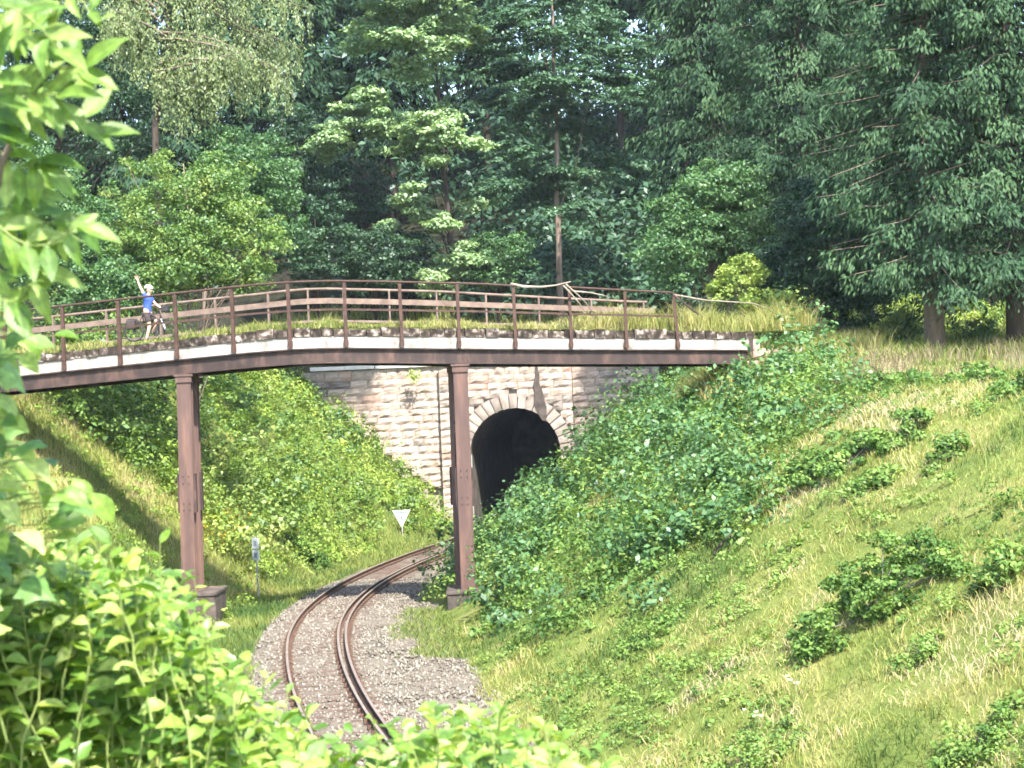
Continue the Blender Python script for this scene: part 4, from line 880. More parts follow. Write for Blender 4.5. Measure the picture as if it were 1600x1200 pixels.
# ------------------------------------------------------------------ signs beside the track
M['signwhite'] = surf('sign_enamel', [(.3, (.6, .62, .66)), (.7, (.72, .74, .78))], 4, .45, .5, .05, 30)
M['signblue'] = surf('sign_blue', [(.3, (.1, .13, .25)), (.7, (.16, .2, .36))], 4, .5, .4, 0)
M['signgrey'] = surf('sign_back', [(.3, (.2, .23, .28)), (.7, (.32, .36, .42))], 4, .5, .4, .1)
M['galv'] = surf('galvanised_post', [(.3, (.25, .25, .25)), (.7, (.4, .4, .4))], 8, .5, .5, .1, metal=.3)
p = gpt(629, 838); Y = p.y; s1 = empty('track_sign', p, 'white triangular sign, point down, on a thin post beside the tunnel', 'sign')
c = at(627, 797, Y); hw = m2(14, Y); hh_ = m2(27, Y)
MB().tube([p - Vector((0, 0, .3)), Vector((p.x, p.y + .04, c.z))], .03, 8).build('post', M['galv'], s1)
def tri(cx_, cz_, w_, h_, y0, y1): return MB().add([(cx_ - w_, y0, cz_), (cx_ + w_, y0, cz_), (cx_, y0, cz_ - h_), (cx_ - w_, y1, cz_), (cx_ + w_, y1, cz_), (cx_, y1, cz_ - h_)], [(0, 2, 1), (3, 4, 5), (0, 1, 4, 3), (1, 2, 5, 4), (2, 0, 3, 5)])
bd = tri(c.x, c.z, hw, hh_, p.y - .03, p.y - .005).build('sign_board', M['signwhite'], s1)
MB().box((c.x, p.y - .034, c.z - hh_ * .14), (hw * 1.3, .004, .07)).build('sign_mark', M['signblue'], bd, origin=s1.location)
MB().box((c.x, p.y - .034, c.z - hh_ * .45), (.12, .004, .2)).build('sign_mark', M['signblue'], bd, origin=s1.location)
p = gpt(405, 938); Y = p.y; s2 = empty('track_sign', p, 'two small grey-white plates one above the other on a post in the left grass', 'sign')
c = at(400, 858, Y)
MB().tube([p - Vector((0, 0, .3)), Vector((p.x - .06, p.y, c.z + .42))], .028, 8).build('post', M['galv'], s2)
for dz, hh_ in ((.2, .36), (-.2, .34)):
    Rz = Matrix.Rotation(R(-52), 3, 'Z'); o_ = MB().box(Vector((p.x - .05, p.y - .05, c.z + dz)), (.42, .02, hh_), Rz).build('sign_board', M['signwhite'], s2)
    MB().box(Vector((p.x - .05, p.y - .05, c.z + dz)) + Rz @ Vector((0, -.013, 0)), (.2, .004, hh_ * .5), Rz).build('sign_mark', M['signgrey'], o_, origin=s2.location)

# ------------------------------------------------------------------ dead branches
def branch(name, label, pts, r0, mat, side=()):
    t = empty(name, pts[0], label, 'branch'); n_ = len(pts)
    mb = MB().tube(pts, [r0 * (1 - .7 * i / (n_ - 1)) for i in range(n_)], 7).build('limb', M[mat], t, smooth=True)
    for a, b in side: MB().tube(curve_pts(a, b, .05, 5, .02), [r0 * .6, r0 * .5, r0 * .4, r0 * .3, r0 * .15], 5).build('side_branch', M[mat], t, smooth=True)
    return t
yb_ = kerb(PX[10]).y + .0
branch('broken_branch', 'bleached broken branch hanging over the railing near the bare brown trunk', [at(798, 444, yb_), at(818, 448, yb_), at(845, 448.5, yb_ + .2), at(868, 446, yb_ + .3), at(892, 440, yb_ + .3)], .055, 'deadwood',
       [(at(884, 444, yb_ + .3), at(925, 487, yb_ + .9)), (at(880, 446, yb_ + .3), at(912, 484, yb_ + .2)), (at(893, 455, yb_ + .5), at(955, 465, yb_ + 1.2))])
g1, g2, g3 = gpt(1115, 875), gpt(1150, 845), gpt(1190, 803)
up_ = Vector((0, 0, .12))
branch('fallen_branch', 'bare grey branch lying on the right bank below the thicket', [g1 + up_, gpt(1132, 858) + up_ * 1.6, g2 + up_ * 2, gpt(1172, 824) + up_ * 2.5, g3 + up_ * 2.2],   .03, 'barkd', [(g2 + up_ * 2, gpt(1140, 872) + up_)])
branch('loose_pole', 'thin pale pole running from the railing end into the grass', [tp_ + Vector((0, 0, 0)), kerb(PX[13] + 1.0) + Vector((0, .4, .98)), kerb(XB) + Vector((.1, .8, .92)), kerb(XB) + Vector((1.2, 1.4, .55))], .03, 'deadwood')

# small plants with a look of their own
def flower(px, py, label, seed, n_h=3):
    p = gpt(px, py); rr = random.Random(seed); t = empty('white_flower', p, label, 'flower')
    for i in range(n_h):
        e = p + Vector((rr.uniform(-.16, .16), rr.uniform(-.1, .1), rr.uniform(.45, .62))); MB().tube(curve_pts(p, e, .02, 4), [.006, .005, .004, .003], 4).build('stem', M['twig'], t)
        C = np.array(e) + rng.normal(0, 1, (36, 3)) * np.array([.022, .022, .008]); foliage('flower_head', C, rdir(36), unit(np.array([0, -.3, 1]) + rng.normal(0, .3, (36, 3))), .018, .016, rng.random(36), M['l_petal'], t, p)
flower(1243, 1112, 'tall white flower heads low on the right bank', 1); flower(1178, 1165, 'white flowers on the leafy bush at the bottom edge', 2, 4); flower(1100, 775, 'small white umbel on the thicket edge near the bare branch', 3, 2)
p = Vector((por.location.x - 5.0, 96.95, 7.55)); t = empty('wall_fern', p, 'small yellow-green plant growing out of the portal wall', 'plant')
C = np.array(p) + np.array([0, -.35, .05]) + rng.normal(0, 1, (140, 3)) * np.array([.22, .12, .16]); foliage('leaves', C, rdir(140), unit(np.array([0, -.6, .8]) + rng.normal(0, .4, (140, 3))), .14, .08, rng.random(140), M['l_yellow'], t, p)
MB().tube([p + Vector((0, .1, -.1)), p + Vector((0, -.2, -.05)), p + Vector((.02, -.35, .1))], [.03, .02, .01], 5).build('stem', M['twig'], t)
# yellow flowers on the left bank
r = np.random.default_rng(77); P = []
for i in range(90):
    q_ = gpt(355 + r.normal(0, 26), 835 + r.normal(0, 22)); P.append((q_.x, q_.y, q_.z + r.uniform(.35, .6)))
P = np.repeat(np.array(P), 8, 0) + r.normal(0, .06, (720, 3)); L('l_yflower', (.5, .4, .03), (.65, .5, .06), trans=.3)
tag(foliage('yellow_flowers', P, rdir(720), unit(np.array([0, -.3, 1]) + r.normal(0, .5, (720, 3))), .06, .05, r.random(720), M['l_yflower'], None, (0, 0, 0), 'stuff'), 'haze of small yellow flowers on the left bank behind the column', 'flowers')

# ------------------------------------------------------------------ bicycle and cyclist on the deck
M['black'] = surf('black_rubber', [(.3, (.015, .015, .016)), (.7, (.03, .03, .032))], 9, .7, .3, 0)
M['alu'] = surf('aluminium', [(.3, (.06, .06, .065)), (.7, (.12, .12, .125))], 9, .4, .5, 0, metal=.6)
M['bikewhite'] = surf('frame_white', [(.3, (.4, .42, .46)), (.7, (.5, .52, .56))], 9, .35, .5, 0)
M['skin'] = surf('skin', [(.3, (.5, .29, .2)), (.7, (.6, .37, .27))], 7, .55, .4, 0)
M['shirt'] = surf('blue_shirt', [(.3, (.035, .07, .33)), (.7, (.06, .12, .48))], 5, .85, .2, .2, 30)
M['shorts'] = surf('dark_shorts', [(.3, (.03, .025, .025)), (.7, (.06, .045, .045))], 5, .85, .2, .2, 30)
M['helmet'] = surf('white_helmet', [(.3, (.68, .68, .7)), (.7, (.76, .76, .78))], 5, .35, .5, 0)
M['hair'] = surf('brown_hair', [(.3, (.05, .03, .02)), (.7, (.1, .06, .04))], 20, .7, .3, .2, 60)
M['sock'] = surf('white_sock', [(.3, (.62, .62, .62)), (.7, (.72, .72, .72))], 20, .9, .2, 0)
dk = kerb(pxx(229) - .38, 1.1); dk.z += .1
HD = R(-10)
bike = empty('bicycle', dk, 'white and black touring bicycle with a handlebar bag, standing on the bridge deck', 'bicycle', rz=HD)
def tl(name, P, rad, mat, par=bike, n=8): return MB().tube(P, rad, n).build(name, M[mat], par, origin=(0, 0, 0), smooth=True)
def ring(rad, tube_r, n=28, m_=8):
    mb = MB(); vs_ = [((rad + tube_r * math.cos(b)) * math.cos(a), tube_r * math.sin(b), (rad + tube_r * math.cos(b)) * math.sin(a)) for a in [2 * math.pi * i / n for i in range(n)] for b in [2 * math.pi * j / m_ for j in range(m_)]]
    return mb.add(vs_, [(i * m_ + j, i * m_ + (j + 1) % m_, ((i + 1) % n) * m_ + (j + 1) % m_, ((i + 1) % n) * m_ + j) for i in range(n) for j in range(m_)])
RA, FA, BB, HT, HB, ST = Vector((-.5, 0, .34)), Vector((.56, 0, .34)), Vector((-.06, 0, .29)), Vector((.38, 0, .88)), Vector((.42, 0, .72)), Vector((-.22, 0, .86))
for ax_ in (RA, FA):
    wh = empty('wheel', ax_); wh.parent = bike
    for nm, me_, mt in (('tyre', ring(.325, .022), 'black'), ('rim', ring(.298, .012), 'alu')): link(nm, me_.mesh(nm, smooth=True), M[mt], wh)
    mb = MB()
    for i in range(16):
        a = 2 * math.pi * i / 16; mb.tube([(0, .03 * (-1) ** i, 0), (.295 * math.cos(a), 0, .295 * math.sin(a))], .0022, 3, cap=False)
    mb.tube([(0, -.05, 0), (0, .05, 0)], .02, 8); link('spokes_and_hub', mb.mesh('spokes_and_hub'), M['alu'], wh)['kind'] = 'stuff'
mb = MB().tube([HT, ST + Vector((.0, 0, -.06))], .018).tube([HB, BB], .022).tube([ST, BB], .018).tube([HT, HB], .024)
for s_ in (-.05, .05): mb.tube([BB + Vector((0, s_ * .6, 0)), RA + Vector((0, s_, 0))], .011).tube([ST + Vector((0, s_ * .4, -.08)), RA + Vector((0, s_, 0))], .009)
mb.build('frame', M['shorts'], bike, origin=(0, 0, 0), smooth=True)
mb = MB()
for s_ in (-.05, .05): mb.tube([HB + Vector((.005, s_ * .8, -.02)), HB.lerp(FA, .6) + Vector((0, s_, 0)), FA + Vector((0, s_, 0))], .013)
mb.build('fork', M['bikewhite'], bike, origin=(0, 0, 0), smooth=True)
tl('stem', [HT, HT + Vector((-.02, 0, .1)), HT + Vector((.05, 0, .14))], .016, 'black')
tl('handlebar', [Vector((.36, -.3, 1.03)), Vector((.43, -.12, 1.03)), Vector((.43, .12, 1.03)), Vector((.36, .3, 1.03))], .014, 'black')
MB().box((.58, 0, 1.0), (.22, .3, .2)).build('handlebar_bag', M['black'], bike, origin=(0, 0, 0), bevel=.03)
tl('seat_post', [ST, ST + Vector((-.02, 0, .1))], .014, 'alu')
MB().add([(-.4, -.075, .97), (-.4, .075, .97), (-.22, .05, .985), (-.1, .02, .98), (-.1, -.02, .98), (-.22, -.05, .985), (-.4, -.06, .93), (-.4, .06, .93), (-.1, 0, .95)], [(0, 5, 4, 3, 2, 1), (0, 1, 7, 6), (1, 2, 7), (2, 3, 8, 7), (3, 4, 8), (4, 5, 6, 8), (5, 0, 6), (6, 7, 8)]).build('saddle', M['black'], bike, origin=(0, 0, 0))
tl('crank', [BB + Vector((.1, -.07, -.13)), BB + Vector((0, -.07, 0)), BB + Vector((0, .07, 0)), BB + Vector((.1, .08, -.02)), BB + Vector((.15, .08, -.05))], .011, 'alu')
link('chainring', ring(.085, .008, 20, 5).mesh('chainring'), M['alu'], bike, (BB.x, -.05, BB.z))
MB().box(BB + Vector((.1, -.13, -.13)), (.09, .09, .02)).build('pedal', M['black'], bike, origin=(0, 0, 0)); MB().box(BB + Vector((.15, .14, -.05)), (.09, .09, .02)).build('pedal', M['black'], bike, origin=(0, 0, 0))
mb = MB().box((-.55, 0, .72), (.3, .13, .02)).tube([(-.42, .05, .72), RA + Vector((0, .06, 0))], .006, 5).tube([(-.66, .05, .72), RA + Vector((0, .06, 0))], .006, 5); mb.build('luggage_rack', M['black'], bike, origin=(0, 0, 0))
for s_ in (-.14, .14): MB().box((-.55, s_, .55), (.3, .11, .3)).build('pannier', M['shorts'], bike, origin=(0, 0, 0), bevel=.03)

import bmesh
def skinned(name, V, E, rad, mat, parent, root=0, sub=2):
    bm = bmesh.new(); lay = bm.verts.layers.skin.verify(); vs_ = []
    for v, q_ in zip(V, rad):
        x = bm.verts.new(v); q2 = q_ if hasattr(q_, '__len__') else (q_, q_); x[lay].radius = q2; vs_.append(x)
    vs_[root][lay].use_root = True
    for a, b in E: bm.edges.new((vs_[a], vs_[b]))
    me = bpy.data.meshes.new(name); bm.to_mesh(me); bm.free(); o = link(name, me, M[mat], parent)
    sk = o.modifiers.new('skin', 'SKIN'); sk.use_smooth_shade = True; o.modifiers.new('sub', 'SUBSURF').levels = sub; o.modifiers['sub'].render_levels = sub
    return o
man = empty('person', dk + Vector((0, 0, 0)), 'cyclist in blue shirt, dark shorts and white helmet waving one raised arm', 'person', rz=HD)
V = []; E = []; Q = []
def chain(start, pts):
    i = start
    for p_, q_ in pts:
        V.append(p_); Q.append(q_); j = len(V) - 1
        if i is not None: E.append((i, j))
        i = j
    return i
pel = chain(None, [((-.04, 0, .92), (.15, .12))]); sp = chain(pel, [((-.03, 0, 1.08), (.14, .11)), ((0, 0, 1.27), (.16, .12)), ((.0, 0, 1.4), (.11, .09))])
nk = chain(sp, [((.03, 0, 1.5), .052), ((.045, 0, 1.56), .065), ((.055, 0, 1.63), .095), ((.05, 0, 1.71), .085)])
chain(nk - 1, [((.15, 0, 1.625), .02), ((.175, 0, 1.615), .012)])
for s_ in (-1, 1): chain(nk - 1, [((.04, s_ * .09, 1.63), .018), ((.03, s_ * .105, 1.635), .012)])
ra = chain(sp, [((-.01, -.17, 1.42), .062), ((-.07, -.24, 1.56), .05), ((-.11, -.27, 1.67), .043), ((-.17, -.27, 1.8), .036), ((-.21, -.26, 1.91), .028), ((-.225, -.26, 1.97), (.042, .02))])
for k_, (dx, ln_) in enumerate(((-.05, .085), (-.025, .1), (.0, .105), (.025, .095))):
    chain(ra, [((-.235 + dx * .9, -.26, 2.0), .011), ((-.24 + dx * 1.3, -.262, 2.0 + ln_ * .55), .0095), ((-.243 + dx * 1.5, -.27, 2.0 + ln_), .008)])
chain(ra, [((-.185, -.27, 1.98), .012), ((-.15, -.285, 2.02), .01), ((-.14, -.29, 2.045), .008)])
la = chain(sp, [((.02, .17, 1.4), .062), ((.1, .22, 1.27), .05), ((.18, .25, 1.17), .043), ((.27, .25, 1.1), .036), ((.34, .235, 1.055), .028), ((.385, .23, 1.05), (.036, .02))])
for k_, dy in enumerate((-.03, -.01, .012, .032)):
    chain(la, [((.42, .23 + dy, 1.05), .011), ((.435, .23 + dy, 1.025), .0095), ((.42, .23 + dy, 1.005), .008)])
chain(la, [((.39, .185, 1.04), .012), ((.41, .18, 1.015), .01)])
rl = chain(pel, [((-.04, -.1, .86), .1), ((.03, -.13, .68), .085), ((.08, -.14, .49), .06), ((.04, -.16, .32), .056), ((-.02, -.17, .1), .038), ((-.02, -.17, .05), .042), ((.08, -.18, .035), .036), ((.17, -.18, .03), .028)])
ll = chain(pel, [((-.02, .1, .86), .1), ((.1, .13, .73), .085), ((.22, .14, .6), .06), ((.17, .145, .45), .056), ((.07, .145, .3), .038), ((.07, .145, .26), .042), ((.15, .145, .255), .036), ((.23, .145, .26), .028)])
body = skinned('body', V, E, Q, 'skin', man)
def grow(ids, d, extra=None): return [V[i] for i in ids], [(a + d, b + d) if hasattr(a, '__len__') is False and hasattr(a, 'real') and not isinstance(a, tuple) else None for a, b in []]
sv_ = [((-.04, 0, .8), (.17, .14)), ((-.03, 0, 1.08), (.16, .13)), ((0, 0, 1.27), (.178, .138)), ((0, 0, 1.41), (.125, .1)), ((.02, 0, 1.47), .07), ((-.01, -.17, 1.42), .078), ((-.07, -.24, 1.56), .07), ((.02, .17, 1.4), .078), ((.1, .22, 1.27), .07)]
skinned('shirt', [a for a, b in sv_], [(0, 1), (1, 2), (2, 3), (3, 4), (3, 5), (5, 6), (3, 7), (7, 8)], [b for a, b in sv_], 'shirt', man)
sv_ = [((-.04, 0, 1.0), (.155, .125)), ((-.04, -.1, .86), .115), ((.03, -.13, .68), .105), ((.065, -.137, .56), .095), ((-.02, .1, .86), .115), ((.1, .13, .73), .105), ((.18, .137, .645), .095)]
skinned('shorts', [a for a, b in sv_], [(0, 1), (1, 2), (2, 3), (0, 4), (4, 5), (5, 6)], [b for a, b in sv_], 'shorts', man)
for P in ([(-.035, -.17, .06), (.06, -.18, .045), (.18, -.18, .035)], [(.055, .145, .27), (.14, .145, .262), (.24, .145, .265)]):
    skinned('shoe', P, [(0, 1), (1, 2)], [.052, .047, .038], 'black', man)
for P in ([(-.02, -.17, .1), (0, -.168, .19)], [(.07, .145, .3), (.095, .145, .37)]): skinned('sock', P, [(0, 1)], [.046, .05], 'sock', man)
mb = MB(); vs_ = []; n1, n2 = 18, 7
for j in range(n2):
    b = (j / (n2 - 1)) * math.pi / 2
    for i in range(n1):
        a = 2 * math.pi * i / n1; vent = .93 if (i % 3 == 0 and 0 < j < 5) else 1
        vs_.append((.045 + .145 * math.cos(a) * math.cos(b) * vent, .115 * math.sin(a) * math.cos(b) * vent, 1.69 + .125 * math.sin(b) * vent - .02 * math.cos(a) * math.cos(b)))
mb.add(vs_, [(j * n1 + i, j * n1 + (i + 1) % n1, (j + 1) * n1 + (i + 1) % n1, (j + 1) * n1 + i) for j in range(n2 - 1) for i in range(n1)] + [tuple(range(n1 - 1, -1, -1))]).build('helmet', M['helmet'], man, origin=(0, 0, 0), smooth=True)
skinned('hair', [(-.035, 0, 1.69), (-.04, 0, 1.6)], [(0, 1)], [.07, .06], 'hair', man)
for s_ in (-1, 1):
    tl('chin_strap', [Vector((.06, s_ * .1, 1.68)), Vector((.09, s_ * .075, 1.58)), Vector((.1, 0, 1.535))], .007, 'black', man, 5)
    link('eye', ring(.006, .006, 8, 5).mesh('eye'), M['black'], man, (.147, s_ * .035, 1.645))
tl('mouth', [Vector((.145, -.025, 1.577)), Vector((.152, 0, 1.573)), Vector((.145, .025, 1.577))], .005, 'stone2', man, 5)

# ------------------------------------------------------------------ near foliage around the photographer's view
def leaf_mesh(name, prof, wid, curl, fold, mat, seed=0):
    r = random.Random(seed); n_ = len(prof); vs_ = []
    for i, p_ in enumerate(prof):
        x = i / (n_ - 1); z = -curl * (x - .3) ** 2 + r.uniform(-.01, .01); w_ = wid * p_
        vs_ += [(x, -w_, z + fold * w_ + r.uniform(-.015, .015)), (x, 0, z), (x, w_, z + fold * w_ + r.uniform(-.015, .015))]
    fs_ = []
    for i in range(n_ - 1):
        b = i * 3; fs_ += [(b, b + 3, b + 4, b + 1), (b + 1, b + 4, b + 5, b + 2)]
    me = bpy.data.meshes.new(name); me.from_pydata(vs_, [], fs_); me.update()
    for p_ in me.polygons: p_.use_smooth = True
    me.materials.append(M[mat]); return me
OV = [.12, .55, .85, 1, .95, .75, .42, .04]; LA = [.1, .5, .85, 1, .9, .68, .36, .03]
HL = [leaf_mesh('leaf', OV, .31, c_, f_, 'hornbeam', i) for i, (c_, f_) in enumerate([(.25, .25), (.5, .45), (.1, .6), (.7, .15), (-.2, .35), (.35, .8)])]
HS = [leaf_mesh('leaf', [.15, .95, .8, .04], .31, c_, f_, 'hornbeam', i) for i, (c_, f_) in enumerate([(.25, .25), (.5, .45), (.1, .6), (.7, .15), (-.2, .35), (.35, .8)])]
AL = [leaf_mesh('leaflet', LA, .2, c_, f_, 'ashleaf', i) for i, (c_, f_) in enumerate([(.3, .3), (.6, .5), (.1, .2), (.45, .7)])]
def maple_mesh(seed):
    r = random.Random(seed); out = [(0, .05), (.05, .3), (.02, .52), (.28, .42), (.4, .58), (.55, .36), (.68, .2), (1, 0)]
    o2 = out + [(x, -y) for x, y in out[-2::-1]]; o2 = [(x + r.uniform(-.02, .02), y * r.uniform(.92, 1.05)) for x, y in o2]; bend = r.uniform(.2, .7)
    vs_ = [(.35, 0, .06)] + [(x, y, -bend * ((x - .35) ** 2 + y * y) + r.uniform(-.02, .02)) for x, y in o2]; n_ = len(o2)
    me = bpy.data.meshes.new('leaf'); me.from_pydata(vs_, [], [(0, 1 + (i + 1) % n_, 1 + i) for i in range(n_)]); me.update()
    for p_ in me.polygons: p_.use_smooth = True
    me.materials.append(M['maple']); return me
ML = [maple_mesh(i) for i in range(4)]
def leaf_matrix(pos, d, nrm, ln):
    d = Vector(d).normalized(); s_ = Vector(nrm).cross(d)
    s_ = s_.normalized() if s_.length > 1e-4 else d.orthogonal().normalized(); z_ = d.cross(s_)
    return Matrix.Translation(pos) @ Matrix((d, s_, z_)).transposed().to_4x4() @ Matrix.Scale(ln, 4)
def put_leaf(me, par, pos, d, nrm, ln, name='leaf'):
    o = bpy.data.objects.new(name, me); col.objects.link(o); o.parent = par; o.matrix_basis = leaf_matrix(Vector(pos) - par.location, d, nrm, ln); return o
fr_ = random.Random(41)
# hornbeam hedge along the bottom left
OUT = [(-120, 850), (60, 850), (160, 862), (240, 885), (285, 905), (315, 975), (345, 1030), (420, 1085), (470, 1120), (530, 1165), (575, 1165), (615, 1125), (700, 1108), (770, 1115), (840, 1140), (900, 1175), (960, 1205), (1000, 1230)]
def hedge(label, px0, px1, n_shoot, seed):
    rr = random.Random(seed); base = at((px0 + px1) / 2, 1200, 5.2); base.z = gz(base.x, base.y)
    t = empty('hornbeam_hedge', base, label, 'hedge'); leaves = []; stems = MB()
    for i in range(n_shoot):
        Y = rr.uniform(4.3, 6.2); px = rr.uniform(px0, px1); top = float(np.interp(px, [o_[0] for o_ in OUT], [o_[1] for o_ in OUT]))
        z_top = at(px, top, Y).z; x0 = at(px, 1000, Y).x; z1 = z_top - rr.random() ** 1.6 * .42 + rr.uniform(0, .02) + (.07 if rr.random() < .08 else 0)
        tip = Vector((x0 + rr.uniform(-.05, .05), Y, z1)); bot = tip + Vector((rr.uniform(-.13, .13), rr.uniform(-.05, .12), -rr.uniform(.3, .5)))
        P = curve_pts(bot, tip, .0, 6, .012, rr); stems.tube(P, [.0035, .0032, .0028, .0024, .002, .0012], 5, cap=False)
        nl = rr.randint(9, 13); ph = rr.uniform(0, 6.28)
        for k_ in range(nl):
            q_ = .12 + .9 * (k_ + .5) / nl; j = min(4, int(q_ * 5)); pos = P[j].lerp(P[j + 1], min(1, q_ * 5 - j)); a = ph + k_ * math.pi + rr.uniform(-.5, .5)
            d = Vector((math.cos(a), math.sin(a) * .8, rr.uniform(-.15, .65) + (.5 if q_ > .9 else 0))); nrm = Vector((rr.uniform(-.5, .5), rr.uniform(-.75, .15), 1)); ln = rr.uniform(.045, .082) * (1 - .35 * max(0, q_ - .7) / .3)
            leaves.append((pos, d, nrm, ln, rr.randrange(len(HL))))
    for i in range(int(n_shoot * 5)):
        Y = rr.uniform(4.5, 6.0); px = rr.uniform(px0, px1); top = float(np.interp(px, [o_[0] for o_ in OUT], [o_[1] for o_ in OUT])); pos = at(px, top, Y); pos.z -= rr.uniform(.06, .5)
        leaves.append((pos, Vector((rr.uniform(-1, 1), rr.uniform(-1, .4), rr.uniform(-.5, .5))), Vector((rr.uniform(-.5, .5), rr.uniform(-.8, .1), 1)), rr.uniform(.045, .08), rr.randrange(len(HL))))
    def vis(l_):
        v = CM.transposed() @ (l_[0] - CAM); sx = 800 + F * v.x / -v.z; sy = 600 + F * v.y / v.z
        return (0 if (-20 < sx < 1620 and sy < 1210) else 10) + (l_[0].y - 4) * .25 - l_[3] * 5 + (z_top - l_[0].z) * .8
    leaves.sort(key=vis)
    for pos, d, nrm, ln, k_ in leaves[:300]: put_leaf(HL[k_], t, pos, d, nrm, ln)
    VV = []; FF = []; TT = []; b = 0
    for pos, d, nrm, ln, k_ in leaves[300:]:
        me = HS[k_]; mt_ = leaf_matrix(pos - base, d, nrm, ln); v = np.array([tuple(mt_ @ x.co) for x in me.vertices]); f = np.array([tuple(p_.vertices) for p_ in me.polygons]); VV.append(v); FF.append(f + b); b += len(v); TT.append(np.full(len(v), rr.random()))
    if VV: link('inner_leaves', np_mesh('inner_leaves', np.concatenate(VV), np.concatenate(FF), np.concatenate(TT), True), M['hornbeam_s'], t)['kind'] = 'stuff'
    stems.build('shoots', M['twig'], t, smooth=True)['kind'] = 'stuff'
    m_ = MB()
    for i in range(5): m_.tube(curve_pts(base + Vector((rr.uniform(-.4, .4), rr.uniform(-.3, .3), -.1)), base + Vector((rr.uniform(-.5, .5), rr.uniform(-.3, .3), .6)), .05, 5, .03, rr), [.02, .018, .015, .012, .008], 6)
    m_.build('woody_stems', M['bark'], t, smooth=True)['kind'] = 'stuff'
    return t
hedge('sunlit hornbeam hedge filling the bottom left corner', -110, 300, 290, 201)
hedge('pale young hornbeam shoots in front of the curved rails', 300, 590, 130, 202)
hedge('bright hornbeam shoots at the bottom edge right of the rails', 590, 980, 190, 203)
# ash sapling at the top left
YA = 3.7; ash = empty('ash_sapling', (at(-60, 600, YA).x, YA, gz(at(-60, 600, YA).x, YA)), 'bright ash branch with feathered leaves in the top left corner', 'tree')
MB().tube([ash.location + Vector((0, 0, -.1)), at(-60, 900, YA), at(-40, 500, YA), at(0, 260, YA), at(22, 212, YA)], [.02, .016, .012, .008, .005], 8).build('trunk', M['bark'], ash, smooth=True)
for (a, b, n_, ln, bend) in [((20, 215), (128, 108), 4, 82, .05), ((-25, 130), (30, 12), 4, 88, .05), ((48, 185), (-12, 62), 4, 72, -.05), ((10, 228), (140, 205), 4, 72, .08), ((5, 250), (105, 335), 4, 76, -.06), ((-30, 320), (120, 350), 4, 70, -.06), ((60, 120), (150, 38), 3, 44, .1), ((-30, 230), (-5, 110), 4, 80, 0), ((-40, 400), (60, 420), 4, 74, -.08), ((-40, 170), (60, 250), 4, 78, -.05), ((-50, 60), (20, -60), 4, 80, 0), ((-20, 290), (70, 270), 3, 74, 0), ((-40, 90), (55, 55), 4, 80, .03), ((-30, 180), (85, 150), 4, 80, .02), ((-40, 20), (90, 75), 3, 70, .04), ((-40, 350), (50, 300), 4, 76, 0), ((-50, 440), (30, 380), 3, 70, 0)]:
    yo = fr_.uniform(-.25, .3); A3 = at(*a, YA + yo * .4); B3 = at(*b, YA + yo); P = curve_pts(A3, B3, bend, 7)
    rc = MB().tube(P, [.003, .0028, .0025, .0022, .002, .0017, .0012], 5, cap=False).build('leaf_stalk', M['twig'], ash, smooth=True)
    dv = (B3 - A3).normalized(); sd = dv.cross(Vector((0, -1, .5))).normalized(); L0 = m2(ln, YA)
    for k_ in range(n_):
        q_ = .22 + .68 * k_ / max(1, n_ - 1); j = min(5, int(q_ * 6)); pos = P[j].lerp(P[j + 1], q_ * 6 - j)
        for s_ in (-1, 1):
            d = dv * fr_.uniform(.5, .9) + sd * s_ * fr_.uniform(.7, 1.) + Vector((0, fr_.uniform(-.35, .2), -.25)); nrm = Vector((fr_.uniform(-.4, .6), -.75, fr_.uniform(.3, .9)))
            put_leaf(AL[fr_.randrange(4)], ash, pos, d, nrm, L0 * fr_.uniform(.8, 1.15), 'leaflet')
    put_leaf(AL[0], ash, P[-1], dv + Vector((0, -.1, -.15)), Vector((.2, -.8, .6)), L0 * 1.1, 'leaflet')
# maple bush down the left edge
YM = 4.3; mp = empty('maple_bush', (at(-80, 700, YM).x, YM, gz(at(-80, 700, YM).x, YM)), 'blue-green lobed leaves of a maple bush along the left picture edge', 'bush')
spots = []
for i in range(280):
    py = fr_.uniform(330, 1000); lim = float(np.interp(py, [330, 450, 480, 520, 560, 600, 680, 740, 790, 850, 920, 1000], [20, 25, 60, 150, 90, 25, 60, 150, 200, 190, 100, 40])); spots.append((fr_.uniform(-90, 1) * 1. + (lim if fr_.random() < .15 else fr_.uniform(0, lim) * fr_.random()) , py))
st_ = MB()
for px, py in spots:
    Y = YM + fr_.uniform(-.3, .8); pos = at(px - 30, py, Y); d = Vector((fr_.uniform(.2, 1), fr_.uniform(-.5, .3), fr_.uniform(-.9, .25))); nrm = Vector((fr_.uniform(-.3, .5), fr_.uniform(-.9, -.2), fr_.uniform(.4, 1)))
    put_leaf((ML if fr_.random() < .4 else HL)[fr_.randrange(4)], mp, pos, d, nrm, m2(fr_.uniform(38, 66), YM)); e = at(-70, py + 60, YM + .3); st_.tube(curve_pts(e, pos, .03, 4), [.004, .003, .0025, .002], 4, cap=False)
st_.build('leaf_stalks', M['twig'], mp)['kind'] = 'stuff'
MB().tube([mp.location + Vector((0, 0, -.1)), at(-75, 1000, YM + .3), at(-70, 600, YM + .3), at(-60, 330, YM + .3)], [.03, .024, .018, .008], 8).build('trunk', M['bark'], mp, smooth=True)

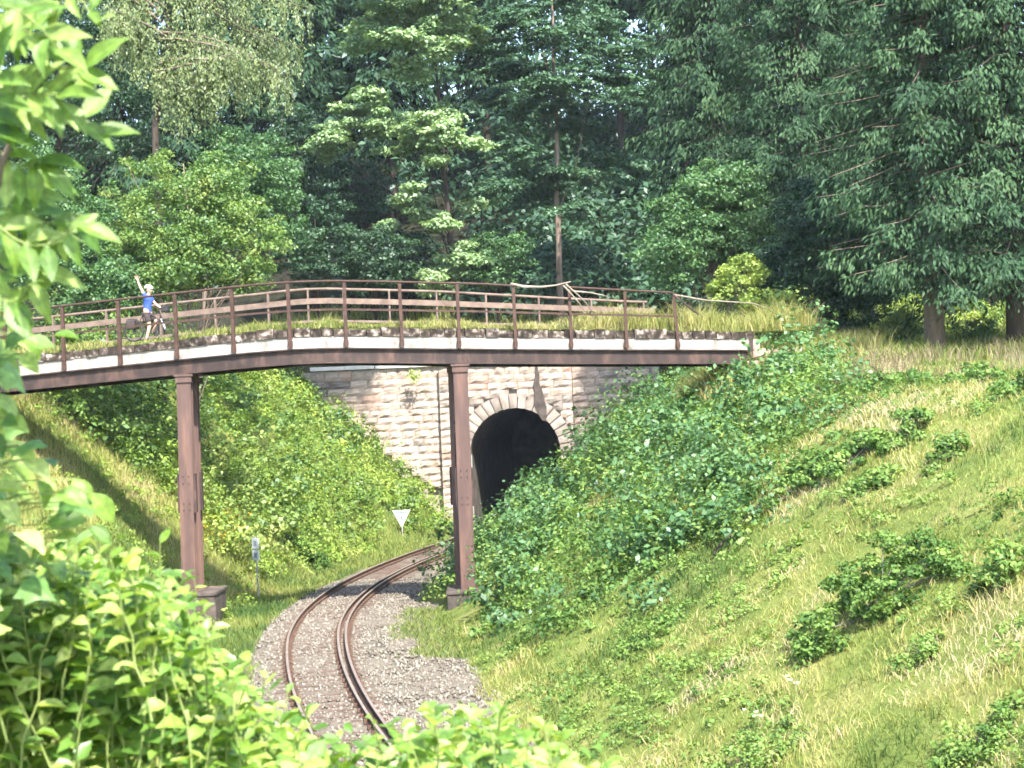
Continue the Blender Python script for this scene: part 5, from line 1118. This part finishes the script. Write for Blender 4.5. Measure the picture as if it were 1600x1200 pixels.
# ------------------------------------------------------------------ weeds among the meadow grass
r = np.random.default_rng(301); k = 1700; Y = 22 + 30 * r.random(k) ** 1.1; X = trackx(Y) + r.uniform(3.8, 17, k); ok_ = (X < .29 * Y + 1) & (fbm(X * .35, Y * .35, 71) > .45); X, Y = X[ok_], Y[ok_]
rad = r.uniform(.1, .4, len(X)); thicket('meadow_weeds', 'low broad-leaved weeds scattered through the grass of the right bank', X, Y, rad, rad * r.uniform(.6, 1.3, len(X)), 42, .07, M['l_bramble'], 72, .55)

k = 420; Y = r.uniform(46, 70, k); X = trackx(Y) - r.uniform(3.2, 12, k); ok_ = fbm(X * .4, Y * .4, 81) > .42; X, Y = X[ok_], Y[ok_]
rad = r.uniform(.15, .55, len(X)); thicket('bank_weeds', 'leafy yellow-green weeds among the grass of the left bank', X, Y, rad, rad * r.uniform(.8, 1.6, len(X)), 60, .09, M['l_bramblel'], 82, .6)
n = 3200; px_ = r.uniform(1270, 1640, n); Y = r.uniform(50, 61, n); X = (px_ - 800) / F * Y; ok_ = (fbm(X * .5, Y * .5, 83) > .45) & (ground(X, Y) > 5.6); X, Y = X[ok_], Y[ok_]
L('l_sedge', (.12, .1, .06), (.2, .16, .1), (.28, .24, .15), trans=.35, spec=.1)
grass('crest_grass', 'tall brownish seeding grass along the crest of the right bank', X, Y, r.uniform(.3, .75, len(X)), np.full(len(X), .022), r.random(len(X)), 84, lean=.5, mat='l_sedge')

# ------------------------------------------------------------------ thin summer haze
m = bpy.data.materials.new('summer_haze'); m.use_nodes = True; nn_ = m.node_tree.nodes; nn_.remove(nn_['Principled BSDF'])
pv = nn_.new('ShaderNodeVolumePrincipled'); pv.inputs['Density'].default_value = .00017; pv.inputs['Color'].default_value = (.82, .92, 1, 1); pv.inputs['Anisotropy'].default_value = .2
m.node_tree.links.new(pv.outputs[0], nn_['Material Output'].inputs['Volume'])
tag(MB().box((0, 420, 32), (1010, 990, 67)).build('haze', m), 'thin bluish summer haze in the cutting and wood', 'haze', kind='stuff')
cy.volume_bounces = 0
for o in (bike, man): o.scale = (.95, .95, .95)
